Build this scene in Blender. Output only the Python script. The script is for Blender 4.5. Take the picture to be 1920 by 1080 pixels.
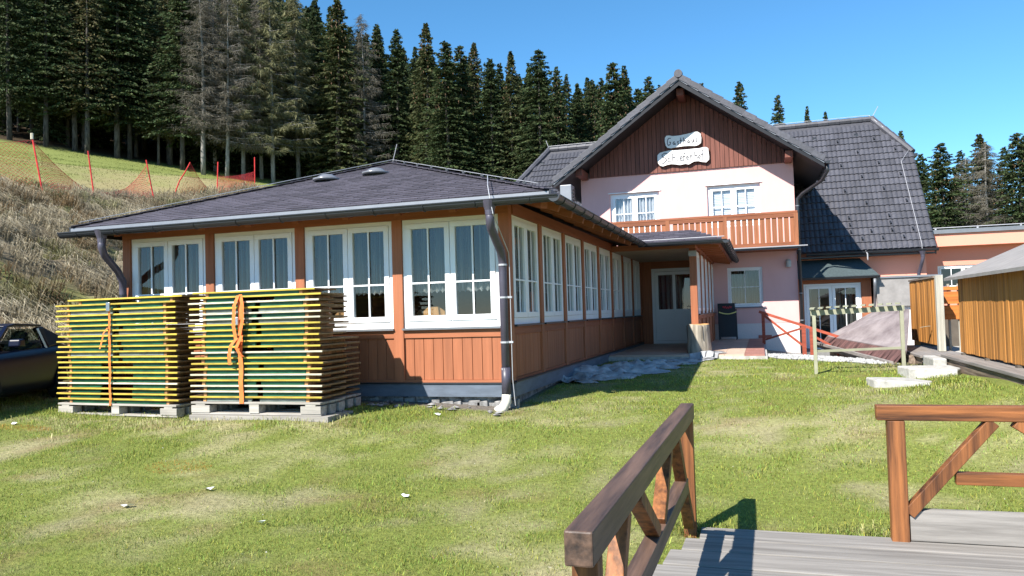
import bpy, math, random
import numpy as np
from mathutils import Matrix, Vector
random.seed(7)
sc = bpy.context.scene
for o in list(bpy.data.objects): bpy.data.objects.remove(o)
col = sc.collection
R = math.radians

# ---------------------------------------------------------------- camera
F = 1444.0
cam_d = bpy.data.cameras.new('camera'); cam_d.sensor_width = 36.0; cam_d.lens = 36.0*F/1920.0
cam_d.clip_start = 0.05; cam_d.clip_end = 2000.0
cam = bpy.data.objects.new('camera', cam_d); col.objects.link(cam); sc.camera = cam
CM = np.array([[0.95163664,-0.03798697,-0.30486832],[0.30584239,0.02307001,0.95180261],[-0.02912278,-0.99901189,0.03357229]])
EYE = np.array([0.0,0.0,1.65])
cam.matrix_world = Matrix([[CM[i,0],-CM[i,1],-CM[i,2],EYE[i]] for i in range(3)]+[[0,0,0,1]])
def ray(u,v): return CM@np.array([u-960.0,v-540.0,F])
def dep(u,v,d): return EYE+ray(u,v)*d/F
def at(u,v,**k):
    r = ray(u,v)
    for a,i in (('x',0),('y',1),('z',2)):
        if a in k: return EYE+(k[a]-EYE[i])/r[i]*r

# ---------------------------------------------------------------- world, sun, exposure
SUN = np.array([-0.42,-0.91,0.93]); SUN /= np.linalg.norm(SUN)
elev = math.asin(SUN[2]); azim = math.atan2(SUN[0],SUN[1])
w = bpy.data.worlds.new('World'); sc.world = w; w.use_nodes = True
nt = w.node_tree; nt.nodes.clear()
sky = nt.nodes.new('ShaderNodeTexSky'); sky.sky_type = 'NISHITA'; sky.sun_disc = False
sky.sun_elevation = elev; sky.sun_rotation = azim; sky.altitude = 1800.0; sky.air_density = 1.0; sky.dust_density = 0.0; sky.ozone_density = 6.0
bg = nt.nodes.new('ShaderNodeBackground'); bg.inputs['Strength'].default_value = 0.11
wo = nt.nodes.new('ShaderNodeOutputWorld')
hs_ = nt.nodes.new('ShaderNodeHueSaturation'); hs_.inputs['Hue'].default_value = 0.488; hs_.inputs['Saturation'].default_value = 1.12
nt.links.new(sky.outputs[0],hs_.inputs['Color']); nt.links.new(hs_.outputs[0],bg.inputs[0]); nt.links.new(bg.outputs[0],wo.inputs[0])
sl = bpy.data.lights.new('sun','SUN'); sl.energy = 5.0; sl.angle = R(0.53); sl.color = (1.0,0.95,0.87)
so = bpy.data.objects.new('sun',sl); col.objects.link(so)
so.rotation_euler = Vector(SUN).to_track_quat('Z','Y').to_euler(); so.location = (-20,-40,45)
sc.view_settings.view_transform = 'Standard'; sc.view_settings.look = 'None'
sc.view_settings.exposure = 1.1; sc.view_settings.gamma = 1.0; sc.view_settings.use_curve_mapping = False
sc.render.engine = 'CYCLES'
sc.cycles.transparent_max_bounces = 16; sc.cycles.max_bounces = 6

# ---------------------------------------------------------------- materials
def N(t,ty,**k):
    n = t.nodes.new(ty)
    for a,b in k.items():
        if a in n.inputs: n.inputs[a].default_value = b
        else: setattr(n,a,b)
    return n
def base(name):
    m = bpy.data.materials.new(name); m.use_nodes = True; t = m.node_tree
    return m,t,t.nodes['Principled BSDF']
def mat(name,c,rough=.7,var=.2,scale=(4,4,4),rnd=.12,bump=.15,metal=0.0,spec=.4,c2=None,thr=None,detail=6.0,coat=0.0,dist=.01):
    m,t,p = base(name)
    tc = N(t,'ShaderNodeTexCoord'); mp = N(t,'ShaderNodeMapping'); mp.inputs['Scale'].default_value = scale
    oi = N(t,'ShaderNodeObjectInfo'); ad = N(t,'ShaderNodeVectorMath',operation='ADD')
    sc_ = N(t,'ShaderNodeMath',operation='MULTIPLY'); sc_.inputs[1].default_value = 37.0
    t.links.new(oi.outputs['Random'],sc_.inputs[0])
    t.links.new(tc.outputs['Object'],mp.inputs[0]); t.links.new(mp.outputs[0],ad.inputs[0]); t.links.new(sc_.outputs[0],ad.inputs[1])
    nz = N(t,'ShaderNodeTexNoise',Scale=1.0,Detail=detail,Roughness=.6); t.links.new(ad.outputs[0],nz.inputs['Vector'])
    cr = N(t,'ShaderNodeValToRGB'); e = cr.color_ramp.elements
    lo = [max(0,x*(1-var)) for x in c]; hi = [min(1,x*(1+var)) for x in (c2 or c)]
    e[0].position,e[1].position = thr or (.3,.7)
    e[0].color = (*lo,1); e[1].color = (*hi,1)
    t.links.new(nz.outputs['Fac'],cr.inputs[0])
    hv = N(t,'ShaderNodeHueSaturation')
    mr = N(t,'ShaderNodeMapRange'); mr.inputs['To Min'].default_value = 1-rnd; mr.inputs['To Max'].default_value = 1+rnd
    t.links.new(oi.outputs['Random'],mr.inputs['Value']); t.links.new(mr.outputs[0],hv.inputs['Value'])
    t.links.new(cr.outputs[0],hv.inputs['Color']); t.links.new(hv.outputs[0],p.inputs['Base Color'])
    p.inputs['Roughness'].default_value = rough; p.inputs['Metallic'].default_value = metal
    p.inputs['Specular IOR Level'].default_value = spec; p.inputs['Coat Weight'].default_value = coat
    if bump:
        b = N(t,'ShaderNodeBump',Strength=bump,Distance=dist); t.links.new(nz.outputs['Fac'],b.inputs['Height']); t.links.new(b.outputs[0],p.inputs['Normal'])
    return m
def attr_mat(name,rough=.8,trans=.25,spec=.2,noise=None):
    m,t,p = base(name)
    a = N(t,'ShaderNodeAttribute',attribute_name='Col')
    p.inputs['Roughness'].default_value = rough; p.inputs['Specular IOR Level'].default_value = spec
    t.links.new(a.outputs['Color'],p.inputs['Base Color'])
    if trans:
        tr = N(t,'ShaderNodeBsdfTranslucent'); t.links.new(a.outputs['Color'],tr.inputs['Color'])
        mx = N(t,'ShaderNodeMixShader',Fac=trans); o = t.nodes['Material Output']
        t.links.new(p.outputs[0],mx.inputs[1]); t.links.new(tr.outputs[0],mx.inputs[2]); t.links.new(mx.outputs[0],o.inputs[0])
    return m
def glass_mat(name,tint=(.8,.85,.85),ior=1.5):
    m,t,p = base(name); t.nodes.remove(p); o = t.nodes['Material Output']
    tr = N(t,'ShaderNodeBsdfTransparent'); tr.inputs[0].default_value = (*tint,1)
    gl = N(t,'ShaderNodeBsdfGlossy',Roughness=.01)
    lw = N(t,'ShaderNodeLayerWeight',Blend=.5); pw = N(t,'ShaderNodeMath',operation='POWER'); pw.inputs[1].default_value = 5.0
    f0 = ((ior-1)/(ior+1))**2*1.7; fr = N(t,'ShaderNodeMath',operation='MULTIPLY_ADD'); fr.inputs[1].default_value = 1-f0; fr.inputs[2].default_value = f0
    t.links.new(lw.outputs['Facing'],pw.inputs[0]); t.links.new(pw.outputs[0],fr.inputs[0])
    mx = N(t,'ShaderNodeMixShader')
    t.links.new(fr.outputs[0],mx.inputs[0]); t.links.new(tr.outputs[0],mx.inputs[1]); t.links.new(gl.outputs[0],mx.inputs[2]); t.links.new(mx.outputs[0],o.inputs[0])
    return m
def sheer_mat(name,c,alpha):
    m,t,p = base(name); o = t.nodes['Material Output']
    p.inputs['Base Color'].default_value = (*c,1); p.inputs['Roughness'].default_value = .9
    tl = N(t,'ShaderNodeBsdfTranslucent'); tl.inputs[0].default_value = (*c,1)
    m1 = N(t,'ShaderNodeMixShader',Fac=.5); t.links.new(p.outputs[0],m1.inputs[1]); t.links.new(tl.outputs[0],m1.inputs[2])
    tr = N(t,'ShaderNodeBsdfTransparent'); m2 = N(t,'ShaderNodeMixShader',Fac=alpha)
    if alpha < .9:   # gathered cloth: doubled folds are denser than single layers
        tc = N(t,'ShaderNodeTexCoord'); mp = N(t,'ShaderNodeMapping'); mp.inputs['Scale'].default_value = (17,17,.35); nz = N(t,'ShaderNodeTexNoise',Scale=1.0,Detail=3.0); mr = N(t,'ShaderNodeMapRange')
        mr.inputs['From Min'].default_value = .35; mr.inputs['From Max'].default_value = .65; mr.inputs['To Min'].default_value = alpha-.42; mr.inputs['To Max'].default_value = min(.95,alpha+.2)
        t.links.new(tc.outputs['Object'],mp.inputs[0]); t.links.new(mp.outputs[0],nz.inputs['Vector']); t.links.new(nz.outputs['Fac'],mr.inputs['Value']); t.links.new(mr.outputs[0],m2.inputs[0])
    t.links.new(tr.outputs[0],m2.inputs[1]); t.links.new(m1.outputs[0],m2.inputs[2]); t.links.new(m2.outputs[0],o.inputs[0])
    return m
M = {}
def wood(k,c,rough=.65,ax='z',var=.3,rnd=.18,bump=.35,c2=None,spec=.3,f=1.0,thr=None):
    s = {'x':(1.2*f,22*f,22*f),'y':(22*f,1.2*f,22*f),'z':(22*f,22*f,1.2*f)}[ax]
    M[k] = mat(k,c,rough,var,s,rnd,bump,spec=spec,c2=c2,thr=thr)
wood('stain_z',(.325,.116,.055),rnd=.10,var=.16)
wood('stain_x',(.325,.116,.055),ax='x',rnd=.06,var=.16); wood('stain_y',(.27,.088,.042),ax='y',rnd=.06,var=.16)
wood('gable_board',(.165,.060,.043),rnd=.14)
wood('balcony_z',(.25,.092,.040),rnd=.14); wood('balcony_x',(.23,.078,.034),ax='x')
wood('hut_z',(.34,.145,.033),rnd=.28,var=.30,c2=(.40,.175,.042),f=.3); wood('hut_y',(.40,.16,.04),ax='y',var=.4); wood('hut_x',(.45,.14,.03),ax='x',var=.4)
wood('rail_y',(.062,.042,.036),ax='y',rough=.5,var=.5,rnd=.1,spec=.4,c2=(.11,.066,.046)); wood('rail_z',(.075,.032,.018),rough=.55,var=.5,rnd=.3,c2=(.19,.072,.024),thr=(.32,.68))
wood('rail_x',(.085,.036,.018),ax='x',rough=.55,var=.5,rnd=.1,c2=(.20,.074,.024),thr=(.32,.68))
wood('grey_x',(.165,.152,.138),ax='x',rough=.9,var=.2,rnd=.2,bump=.6,c2=(.215,.20,.184),f=.9); wood('grey_y',(.22,.20,.185),ax='y',rough=.9,var=.3); wood('pallet',(.34,.315,.28),ax='x',rough=.9,var=.3,rnd=.2)
wood('brown_y',(.13,.085,.06),ax='y',rough=.9,var=.5,c2=(.22,.17,.13)); wood('raw_z',(.45,.24,.10),var=.4,rnd=.25); wood('stump',(.34,.30,.24),rough=.95,var=.55,bump=1.0,f=.6)
wood('red_rail',(.30,.065,.035),ax='x',rough=.7); wood('pale_post',(.40,.38,.32),rough=.9)
M['rack'] = mat('rack',(.27,.27,.19),.75,.12,(6,6,6))
M['white'] = mat('white_frame',(.80,.81,.82),.4,.03,(3,3,3),rnd=.02,bump=0)
M['plaster'] = mat('pink_plaster',(.66,.385,.365),.95,.025,(5,5,2),bump=.12,c2=(.66,.39,.37),dist=.004)
M['plaster_base'] = mat('grey_plaster',(.62,.55,.53),.95,.08,(40,40,40),bump=.2)
M['salmon'] = mat('salmon_plaster',(.68,.285,.205),.95,.05,(50,50,50),bump=.2,dist=.004)
M['slate'] = mat('bitumen_shingle',(.062,.056,.072),.85,.35,(30,30,30),rnd=.28,bump=.5,spec=.35)
M['tile'] = mat('concrete_tile',(.060,.060,.072),.55,.25,(14,14,14),rnd=.20,bump=.25,spec=.45)
M['barge'] = mat('barge_board',(.012,.013,.017),.5,.15,(5,5,5),bump=.03,spec=.3)
M['anthracite'] = mat('anthracite_metal',(.017,.019,.024),.42,.15,(5,5,5),bump=.03,metal=.0,spec=.6)
M['pipe'] = mat('downpipe_metal',(.065,.06,.085),.42,.2,(4,4,4),bump=.05,spec=.5)
M['zinc'] = mat('zinc_sheet',(.21,.22,.24),.45,.1,(4,4,4),bump=.03,metal=.35)
M['bluegrey'] = mat('base_flashing',(.115,.14,.18),.55,.25,(3,3,12),bump=.1)
M['dome'] = mat('roof_dome',(.16,.165,.18),.25,.1,bump=0,spec=.7)
M['wire'] = mat('aluminium_wire',(.42,.42,.44),.5,.05,bump=0,metal=.4)
M['stone'] = mat('foundation_stone',(.09,.085,.08),.95,.6,(9,9,9),bump=.8,c2=(.24,.235,.23))
M['concrete'] = mat('concrete',(.33,.32,.295),.95,.2,(9,9,9),bump=.5,c2=(.42,.41,.385))
M['gravel'] = mat('gravel',(.33,.33,.32),.9,.3,(8,8,8),bump=.3)
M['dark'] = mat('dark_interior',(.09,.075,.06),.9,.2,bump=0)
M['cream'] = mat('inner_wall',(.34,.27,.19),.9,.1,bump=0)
M['glass'] = glass_mat('window_glass',(.66,.70,.70)); M['glass2'] = glass_mat('upper_glass',(.85,.88,.9),1.6); M['carglass'] = glass_mat('car_glass',(.5,.55,.55))
M['sheer'] = sheer_mat('sheer_curtain',(.52,.53,.50),.52); M['netwhite'] = sheer_mat('net_white',(.85,.86,.88),.97); M['lace'] = sheer_mat('lace_hem',(.86,.86,.86),.8)
M['maroon'] = mat('maroon_curtain',(.11,.012,.022),.95,.3,(20,20,2),bump=.2)
M['blind'] = mat('blind',(.62,.64,.66),.7,.05,bump=0)
M['tile_floor'] = mat('porch_tile',(.50,.37,.29),.55,.12,(6,6,6),rnd=.08,bump=.1); M['tile_red'] = mat('porch_tile_red',(.34,.16,.13),.55,.15,(6,6,6),rnd=.1,bump=.1)
M['tarp'] = mat('tarpaulin',(.28,.28,.29),.7,.35,(3,3,3),bump=.3,c2=(.42,.42,.43))
M['black'] = mat('black_board',(.012,.012,.014),.4,.2,bump=0); M['redink'] = mat('red_ink',(.55,.03,.05),.5,.05,bump=0); M['yellowink'] = mat('yellow_ink',(.75,.70,.25),.5,.05,bump=0)
M['sign'] = mat('sign_board',(.60,.59,.58),.7,.2,(5,5,9),bump=.3,thr=(.2,.45)); M['ink'] = mat('sign_ink',(.11,.105,.12),.8,.4,(9,9,9),bump=0); M['sign_edge'] = mat('sign_edge',(.10,.06,.05),.9,.3)
M['yellow'] = mat('yellow_edge',(.46,.345,.045),.65,.35,(5,40,40),rnd=.16,bump=.2); M['offwhite'] = mat('worn_white_edge',(.52,.48,.36),.7,.25,(8,30,30),rnd=.12,bump=.1)
M['green'] = mat('green_paint',(.016,.095,.045),.45,.35,(8,20,20),rnd=.3,bump=.1); M['greygreen'] = mat('worn_green',(.20,.23,.20),.7,.3,(8,20,20),rnd=.2,bump=.1)
wood('tabletop',(.20,.125,.06),ax='x',rough=.7,rnd=.2); M['strap'] = mat('orange_strap',(.72,.17,.04),.75,.2,(9,9,9),rnd=.05,bump=.1); M['steel'] = mat('steel',(.5,.5,.52),.3,.1,bump=0,metal=.9)
M['netred'] = mat('net_red',(.62,.05,.055),.7,.1,bump=0); M['pole_red'] = mat('pole_red',(.55,.035,.03),.45,.2,(1,1,7),bump=0)
M['bark'] = mat('spruce_bark',(.04,.034,.029),.95,.5,(9,9,2),rnd=.3,bump=.6,c2=(.085,.075,.065)); M['bark_pale'] = mat('larch_bark',(.16,.148,.13),.95,.4,(9,9,2),rnd=.25,bump=.6,c2=(.26,.245,.225))
M['leaf'] = attr_mat('needles',.75,.22); M['grass'] = attr_mat('grass_blades',.8,.3,.15); M['cone'] = mat('spruce_cone',(.15,.085,.045),.8,.3,rnd=.1,bump=0)
M['oldroof'] = mat('weathered_felt',(.205,.165,.17),.9,.25,(3,1.2,3),bump=.3,c2=(.27,.235,.235)); M['redroof'] = mat('red_felt',(.13,.065,.06),.9,.35,(7,7,7),rnd=.3,bump=.3); M['canvas'] = mat('grey_felt',(.24,.225,.215),.9,.15,(5,5,5),bump=.3)
M['mossroof'] = mat('green_felt',(.05,.07,.075),.85,.3,(20,20,20),bump=.3)
M['carpaint'] = mat('car_paint',(.004,.005,.018),.3,.1,bump=0,spec=.25); M['tyre'] = mat('tyre',(.012,.012,.012),.85,.2,bump=0); M['rim'] = mat('rim',(.10,.10,.11),.35,.1,bump=0,metal=.6); M['leather'] = mat('leather',(.16,.16,.17),.5,.15,bump=.05)
M['paper'] = mat('paper',(.8,.8,.8),.8,.1,bump=0); M['brickred'] = mat('red_patch',(.35,.12,.09),.8,.2)
M['lampbody'] = mat('lamp_grey',(.35,.34,.32),.5,.1,bump=0); M['ceramic'] = mat('ceramic',(.62,.58,.49),.5,.15,(9,9,9),bump=0)

# ---------------------------------------------------------------- mesh helpers
def top(o):
    while o.parent: o = o.parent
    return o
class MB:
    def __init__(s): s.v=[]; s.f=[]
    def add(s,vs,fs):
        n=len(s.v); s.v+= [tuple(map(float,p)) for p in vs]; s.f+=[tuple(i+n for i in f) for f in fs]; return s
    def box(s,x0,x1,y0,y1,z0,z1):
        return s.add([(x0,y0,z0),(x1,y0,z0),(x1,y1,z0),(x0,y1,z0),(x0,y0,z1),(x1,y0,z1),(x1,y1,z1),(x0,y1,z1)],
                     [(0,3,2,1),(4,5,6,7),(0,1,5,4),(1,2,6,5),(2,3,7,6),(3,0,4,7)])
    def bar(s,a,b,wd,h,up=(0,0,1),taper=1.0):
        a=Vector(a); b=Vector(b); d=(b-a).normalized(); up=Vector(up)
        if abs(d.dot(up))>.99: up=Vector((1,0,0))
        sd=d.cross(up).normalized(); u=sd.cross(d).normalized()
        P=[]
        for p,k in((a,1.0),(b,taper)):
            for i,j in((-1,-1),(1,-1),(1,1),(-1,1)): P.append(p+sd*(i*wd/2*k)+u*(j*h/2*k))
        return s.add(P,[(0,3,2,1),(4,5,6,7),(0,1,5,4),(1,2,6,5),(2,3,7,6),(3,0,4,7)])
    def tube(s,pts,r,n=8,cap=True):
        pts=[Vector(p) for p in pts]; rs=r if isinstance(r,(list,tuple)) else [r]*len(pts)
        rings=[]; u=None
        for i,p in enumerate(pts):
            d=(pts[min(i+1,len(pts)-1)]-pts[max(i-1,0)]).normalized()
            if u is None: u=d.orthogonal().normalized()
            u=(u-d*u.dot(d)).normalized(); v_=d.cross(u)
            rings.append([p+(u*math.cos(2*math.pi*k/n)+v_*math.sin(2*math.pi*k/n))*rs[i] for k in range(n)])
        vs=[q for g in rings for q in g]; fs=[]
        for i in range(len(pts)-1):
            for k in range(n): fs.append((i*n+k,i*n+(k+1)%n,(i+1)*n+(k+1)%n,(i+1)*n+k))
        if cap: fs.append(tuple(range(n-1,-1,-1))); fs.append(tuple(range((len(pts)-1)*n,len(pts)*n)))
        return s.add(vs,fs)
    def lathe(s,prof,c=(0,0,0),n=16,ax='z'):
        vs=[];fs=[]
        for r,z in prof:
            for k in range(n):
                a=2*math.pi*k/n; q=(r*math.cos(a),r*math.sin(a),z)
                if ax=='y': q=(q[0],q[2],q[1])
                vs.append((c[0]+q[0],c[1]+q[1],c[2]+q[2]))
        for i in range(len(prof)-1):
            for k in range(n): fs.append((i*n+k,i*n+(k+1)%n,(i+1)*n+(k+1)%n,(i+1)*n+k))
        fs.append(tuple(range(n-1,-1,-1))); fs.append(tuple(range((len(prof)-1)*n,len(prof)*n)))
        return s.add(vs,fs)
    def prism(s,poly,vec):
        n=len(poly); vec=Vector(vec); P=[Vector(p) for p in poly]
        return s.add(P+[p+vec for p in P],[tuple(range(n-1,-1,-1)),tuple(range(n,2*n))]+[(i,(i+1)%n,n+(i+1)%n,n+i) for i in range(n)])
    def build(s,name,m,parent=None,smooth=False,bevel=0,kind=None):
        me=bpy.data.meshes.new(name)
        o_=top(parent).location if parent else Vector((0,0,0))
        me.from_pydata([(p[0]-o_[0],p[1]-o_[1],p[2]-o_[2]) for p in s.v],[],s.f)
        if smooth: me.polygons.foreach_set('use_smooth',[True]*len(me.polygons))
        me.materials.append(M[m] if isinstance(m,str) else m)
        o=bpy.data.objects.new(name,me); col.objects.link(o)
        if parent: o.parent=parent
        if bevel:
            b=o.modifiers.new('bevel','BEVEL'); b.width=bevel; b.segments=2; b.limit_method='ANGLE'
        if kind: o['kind']=kind
        return o
def empty(name,loc,label=None,cat=None,group=None,rz=0):
    o=bpy.data.objects.new(name,None); col.objects.link(o); o.location=[float(x) for x in loc]; o.rotation_euler=(0,0,rz); o.empty_display_size=.2
    tag(o,label,cat,group); return o
def tag(o,label=None,cat=None,group=None,kind=None):
    if label: o['label']=label
    if cat: o['category']=cat
    if group: o['group']=group
    if kind: o['kind']=kind
    return o
def inst(name,me,parent,mtx):
    o=bpy.data.objects.new(name,me); col.objects.link(o); o.parent=parent; o.matrix_local=mtx; return o
def copy_tree(o,parent=None):
    c=o.copy(); col.objects.link(c); c.parent=parent
    for ch in o.children: copy_tree(ch,c)
    return c
def mesh_np(name,V,Fc,m,colr=None,parent=None,smooth=False):
    me=bpy.data.meshes.new(name); V=np.asarray(V,np.float32); Fc=np.asarray(Fc,np.int32); k=Fc.shape[1]
    me.vertices.add(len(V)); me.vertices.foreach_set('co',V.ravel())
    me.loops.add(Fc.size); me.loops.foreach_set('vertex_index',Fc.ravel())
    me.polygons.add(len(Fc)); me.polygons.foreach_set('loop_start',np.arange(0,Fc.size,k,dtype=np.int32))
    if smooth: me.polygons.foreach_set('use_smooth',np.ones(len(Fc),bool))
    me.update(calc_edges=True)
    if colr is not None:
        a=me.color_attributes.new('Col','FLOAT_COLOR','POINT'); c=np.ones((len(V),4),np.float32); c[:,:3]=colr; a.data.foreach_set('color',c.ravel())
    me.materials.append(M[m] if isinstance(m,str) else m)
    if parent is False: return me
    o=bpy.data.objects.new(name,me); col.objects.link(o)
    if parent: o.parent=parent
    return o
rng=np.random.default_rng(5)
def vnoise(x,y,s,seed=0):
    x=np.asarray(x)/s; y=np.asarray(y)/s; xi=np.floor(x).astype(np.int64); yi=np.floor(y).astype(np.int64); fx=x-xi; fy=y-yi
    h=lambda a,b:((np.sin(a*127.1+b*311.7+seed*74.7)*43758.5453)%1.0)
    fx=fx*fx*(3-2*fx); fy=fy*fy*(3-2*fy)
    return (h(xi,yi)*(1-fx)+h(xi+1,yi)*fx)*(1-fy)+(h(xi,yi+1)*(1-fx)+h(xi+1,yi+1)*fx)*fy
def fbm(x,y,s,seed=0): return .5*vnoise(x,y,s,seed)+.3*vnoise(x,y,s/2.3,seed+1)+.2*vnoise(x,y,s/5.1,seed+2)

# ---------------------------------------------------------------- terrain
CP=np.array([(0,0,-.18),(-3,0,-.1),(3,0,-.15),(-6,2,.02),(0,3,-.12),(-3,4,-.02),(.3,5.5,-.09),(.2,6.2,-.035),(-3,6.5,.08),(-6,6,.25),(-10,5,.32),(-8,3,.1),(2.5,6.2,-.06),(3,7.5,.06),
 (-3.2,9.7,.40),(-5,8.2,.445),(-7.1,8.2,.43),(-9,8.2,.465),(-8,7.4,.37),(-10.7,9.6,.50),(-3.15,10.7,.44),(-3.15,13.85,.53),(-3.15,17,.57),(0,16.3,.585),(0,13,.5),(0,10,.36),(1.5,11.5,.46),(2.1,12.5,.49),(2.8,14.3,.56),(1.2,15.5,.55),(2.7,10.2,.655),(2.7,12,.60),(3.2,8.8,.56),(2.2,9.2,.42),(5,8,.45),
 (.8,17.5,.56),(1.7,17.3,.50),(1.2,19,.42),(2.5,20,.12),(1.8,23,.1),(2.5,25,.15),(5,26,.2),(4.5,20,.15),(-6,14,.5),(-6,20,.6),(-2,24,.6),(0,35,1.0),(8,30,.6),(15,40,1.4),(-5,40,2),
 (-11.8,12.5,.65),(-13,11,1.1),(-11,17,1.0),(-12,22,1.7),(-14.5,13.5,2.0),(-18.7,15,4.0),(-18.4,18,4.3),(-17.5,24,4.1),(-24.57,20.86,6.31),(-25.29,24.29,6.65),(-25.24,27.45,6.9),(-25.92,32.44,8.12),(-26.55,36.41,9.16),(-14,32,3.4),(-22,14,5.2),(-28,12,7.0),
 (-55.81,44.64,16.37),(-52.41,49.95,15.89),(-47.46,57.86,15.47),(-44.47,61.98,15.15),(-34.72,70.38,14.33),(-20.6,71.85,11.6),(-5.45,71.54,8.3),(16.3,73.4,4.5),(19,69,3.6),
 (-40,36,11.6),(-38,46,12.0),(-70,70,24),(-60,100,27),(-30,110,24),(0,110,15),(40,110,8),(40,60,2.5),(60,20,.5),(40,0,-.3),(-40,0,8),(-60,20,15),(-16,2,1.2),(-30,-10,3),(0,-30,-.8),(30,-30,-.8),
 (-100,100,38),(-150,50,40),(0,250,34),(200,200,10),(200,-50,-2),(-200,-50,22),(-200,250,55),(420,420,12),(-420,420,70),(420,-200,-3),(-420,-200,30)],float)
def _tps(d): return np.where(d>0,d*d*np.log(np.maximum(d,1e-9)),0)
_D=np.linalg.norm(CP[:,None,:2]-CP[None,:,:2],axis=2); _n=len(CP)
_A=np.zeros((_n+3,_n+3)); _A[:_n,:_n]=_tps(_D)+np.eye(_n)*.4; _A[:_n,_n]=1; _A[:_n,_n+1:]=CP[:,:2]; _A[_n:,:_n]=_A[:_n,_n:].T
_W=np.linalg.solve(_A,np.r_[CP[:,2],0,0,0])
EDX=np.array([-200,-75,-55.8,-52.4,-47.5,-44.5,-34.7,-20,0,20,60,200]); EDY=np.array([-40,20,44.6,50,57.9,62,70.4,71.5,71,66,60,60])
def ground(x,y,bumps=True):
    x=np.asarray(x,float); y=np.asarray(y,float); sh=x.shape; x=x.ravel(); y=y.ravel(); out=np.empty(len(x))
    for i in range(0,len(x),20000):
        a=x[i:i+20000]; b=y[i:i+20000]; d=np.hypot(a[:,None]-CP[None,:,0],b[:,None]-CP[None,:,1])
        out[i:i+20000]=_tps(d)@_W[:_n]+_W[_n]+_W[_n+1]*a+_W[_n+2]*b
    if bumps:
        bank=np.clip((-12.3-x)/2,0,1)*np.clip((x+25.5)/2,0,1)
        out+=bank*((fbm(x,y,2.0,3)-.5)*1.3+(fbm(x,y,.7,9)-.5)*.5)+np.clip((-25-x)/5,0,1)*(fbm(x,y,5,4)-.5)*.35
        out+=np.clip((12.3+x)/2,0,1)*(fbm(x,y,.5,6)-.5)*.02
    return out.reshape(sh)
def gz(x,y): return float(ground(np.array([x]),np.array([y]))[0])
def axis(lo,hi,a,b,st):
    c=list(np.arange(a,b+1e-6,st)); s=st; p=b
    while p<hi: s*=1.16; p+=s; c.append(p)
    s=st; p=a
    while p>lo: s*=1.16; p-=s; c.insert(0,p)
    return np.array(c)
gx=axis(-420,420,-27,6,.22); gy=axis(-200,420,1,38,.22)
X,Y=np.meshgrid(gx,gy); Z=ground(X,Y)
def surf_col(x,y):
    n1=fbm(x,y,1.3,11)[:,None]; n2=fbm(x,y,.35,15)[:,None]; n3=fbm(x,y,4.0,21)[:,None]
    g=np.array([.165,.19,.045]); dry=np.array([.36,.32,.18]); dark=np.array([.05,.06,.02])
    t=np.clip((n1*.42+n2*.58-.495)*4.5,0,.9); c=g*(1-t)+dry*t; c=c*(1-.35*np.clip((n2-.55)*4,0,1))+dark*.35*np.clip((n2-.55)*4,0,1)
    brown=np.array([.20,.14,.07]); t=np.clip((fbm(x,y,.5,31)[:,None]-.68)*9,0,.5); c=c*(1-t)+brown*t
    st=np.array([.26,.22,.15]); st2=np.array([.06,.045,.03]); sg=np.array([.15,.16,.055])
    b=st*(1-n2)+st2*n2; t=np.clip((n1-.52)*6,0,.8); b=b*(1-t)+sg*t
    kb=np.clip((-12.0-x)/1.0+(n1[:,0]-.5)*2,0,1)[:,None]; c=c*(1-kb)+b*kb
    mg=np.array([.185,.21,.06]); mb=np.array([.29,.235,.125])
    low=np.clip(((x+37)/9)+(n3[:,0]-.5)*1.6+(n1[:,0]-.5),0,1)[:,None]; m=mg*(1-low*.8)+mb*low*.8
    km=np.clip((-25.2-x)/1.2,0,1)[:,None]; c=c*(1-km)+m*km
    ye=np.interp(x,EDX,EDY); kf=np.clip((y-ye)/2.0+.3,0,1)[:,None]; ff=np.array([.05,.036,.022]); c=c*(1-kf)+ff*kf
    ky=(np.clip((x-.1)/.2,0,1)*np.clip((y-16.6+x*.72)/.25,0,1)*np.clip((27-y)/1,0,1)*np.clip((8-x),0,1))[:,None]; c=c*(1-ky)+np.array([.22,.215,.205])*ky
    kw=(np.clip((x+9.9)/.3,0,1)*np.clip((-3.02-x)/.15,0,1)*np.clip((y-9.33-.35*(n2[:,0]-.5))/.15,0,1))[:,None]; c=c*(1-kw)+np.array([.16,.14,.12])*kw
    return c
V=np.c_[X.ravel(),Y.ravel(),Z.ravel()]; nx,ny=len(gx),len(gy); I=np.arange(nx*ny).reshape(ny,nx)
Fq=np.c_[I[:-1,:-1].ravel(),I[:-1,1:].ravel(),I[1:,1:].ravel(),I[1:,:-1].ravel()]
gm,t_,p_=base('ground_surface')
a_=N(t_,'ShaderNodeAttribute',attribute_name='Col'); tc=N(t_,'ShaderNodeTexCoord'); nz=N(t_,'ShaderNodeTexNoise',Scale=22.0,Detail=8.0,Roughness=.7)
t_.links.new(tc.outputs['Object'],nz.inputs['Vector']); mr=N(t_,'ShaderNodeMapRange'); mr.inputs['From Min'].default_value=.3; mr.inputs['From Max'].default_value=.7; mr.inputs['To Min'].default_value=.62; mr.inputs['To Max'].default_value=1.35
t_.links.new(nz.outputs['Fac'],mr.inputs['Value']); hv=N(t_,'ShaderNodeHueSaturation'); t_.links.new(mr.outputs[0],hv.inputs['Value']); t_.links.new(a_.outputs['Color'],hv.inputs['Color']); t_.links.new(hv.outputs[0],p_.inputs['Base Color'])
p_.inputs['Roughness'].default_value=1; p_.inputs['Specular IOR Level'].default_value=.1
bp=N(t_,'ShaderNodeBump',Strength=.7,Distance=.04); t_.links.new(nz.outputs['Fac'],bp.inputs['Height']); t_.links.new(bp.outputs[0],p_.inputs['Normal'])
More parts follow.
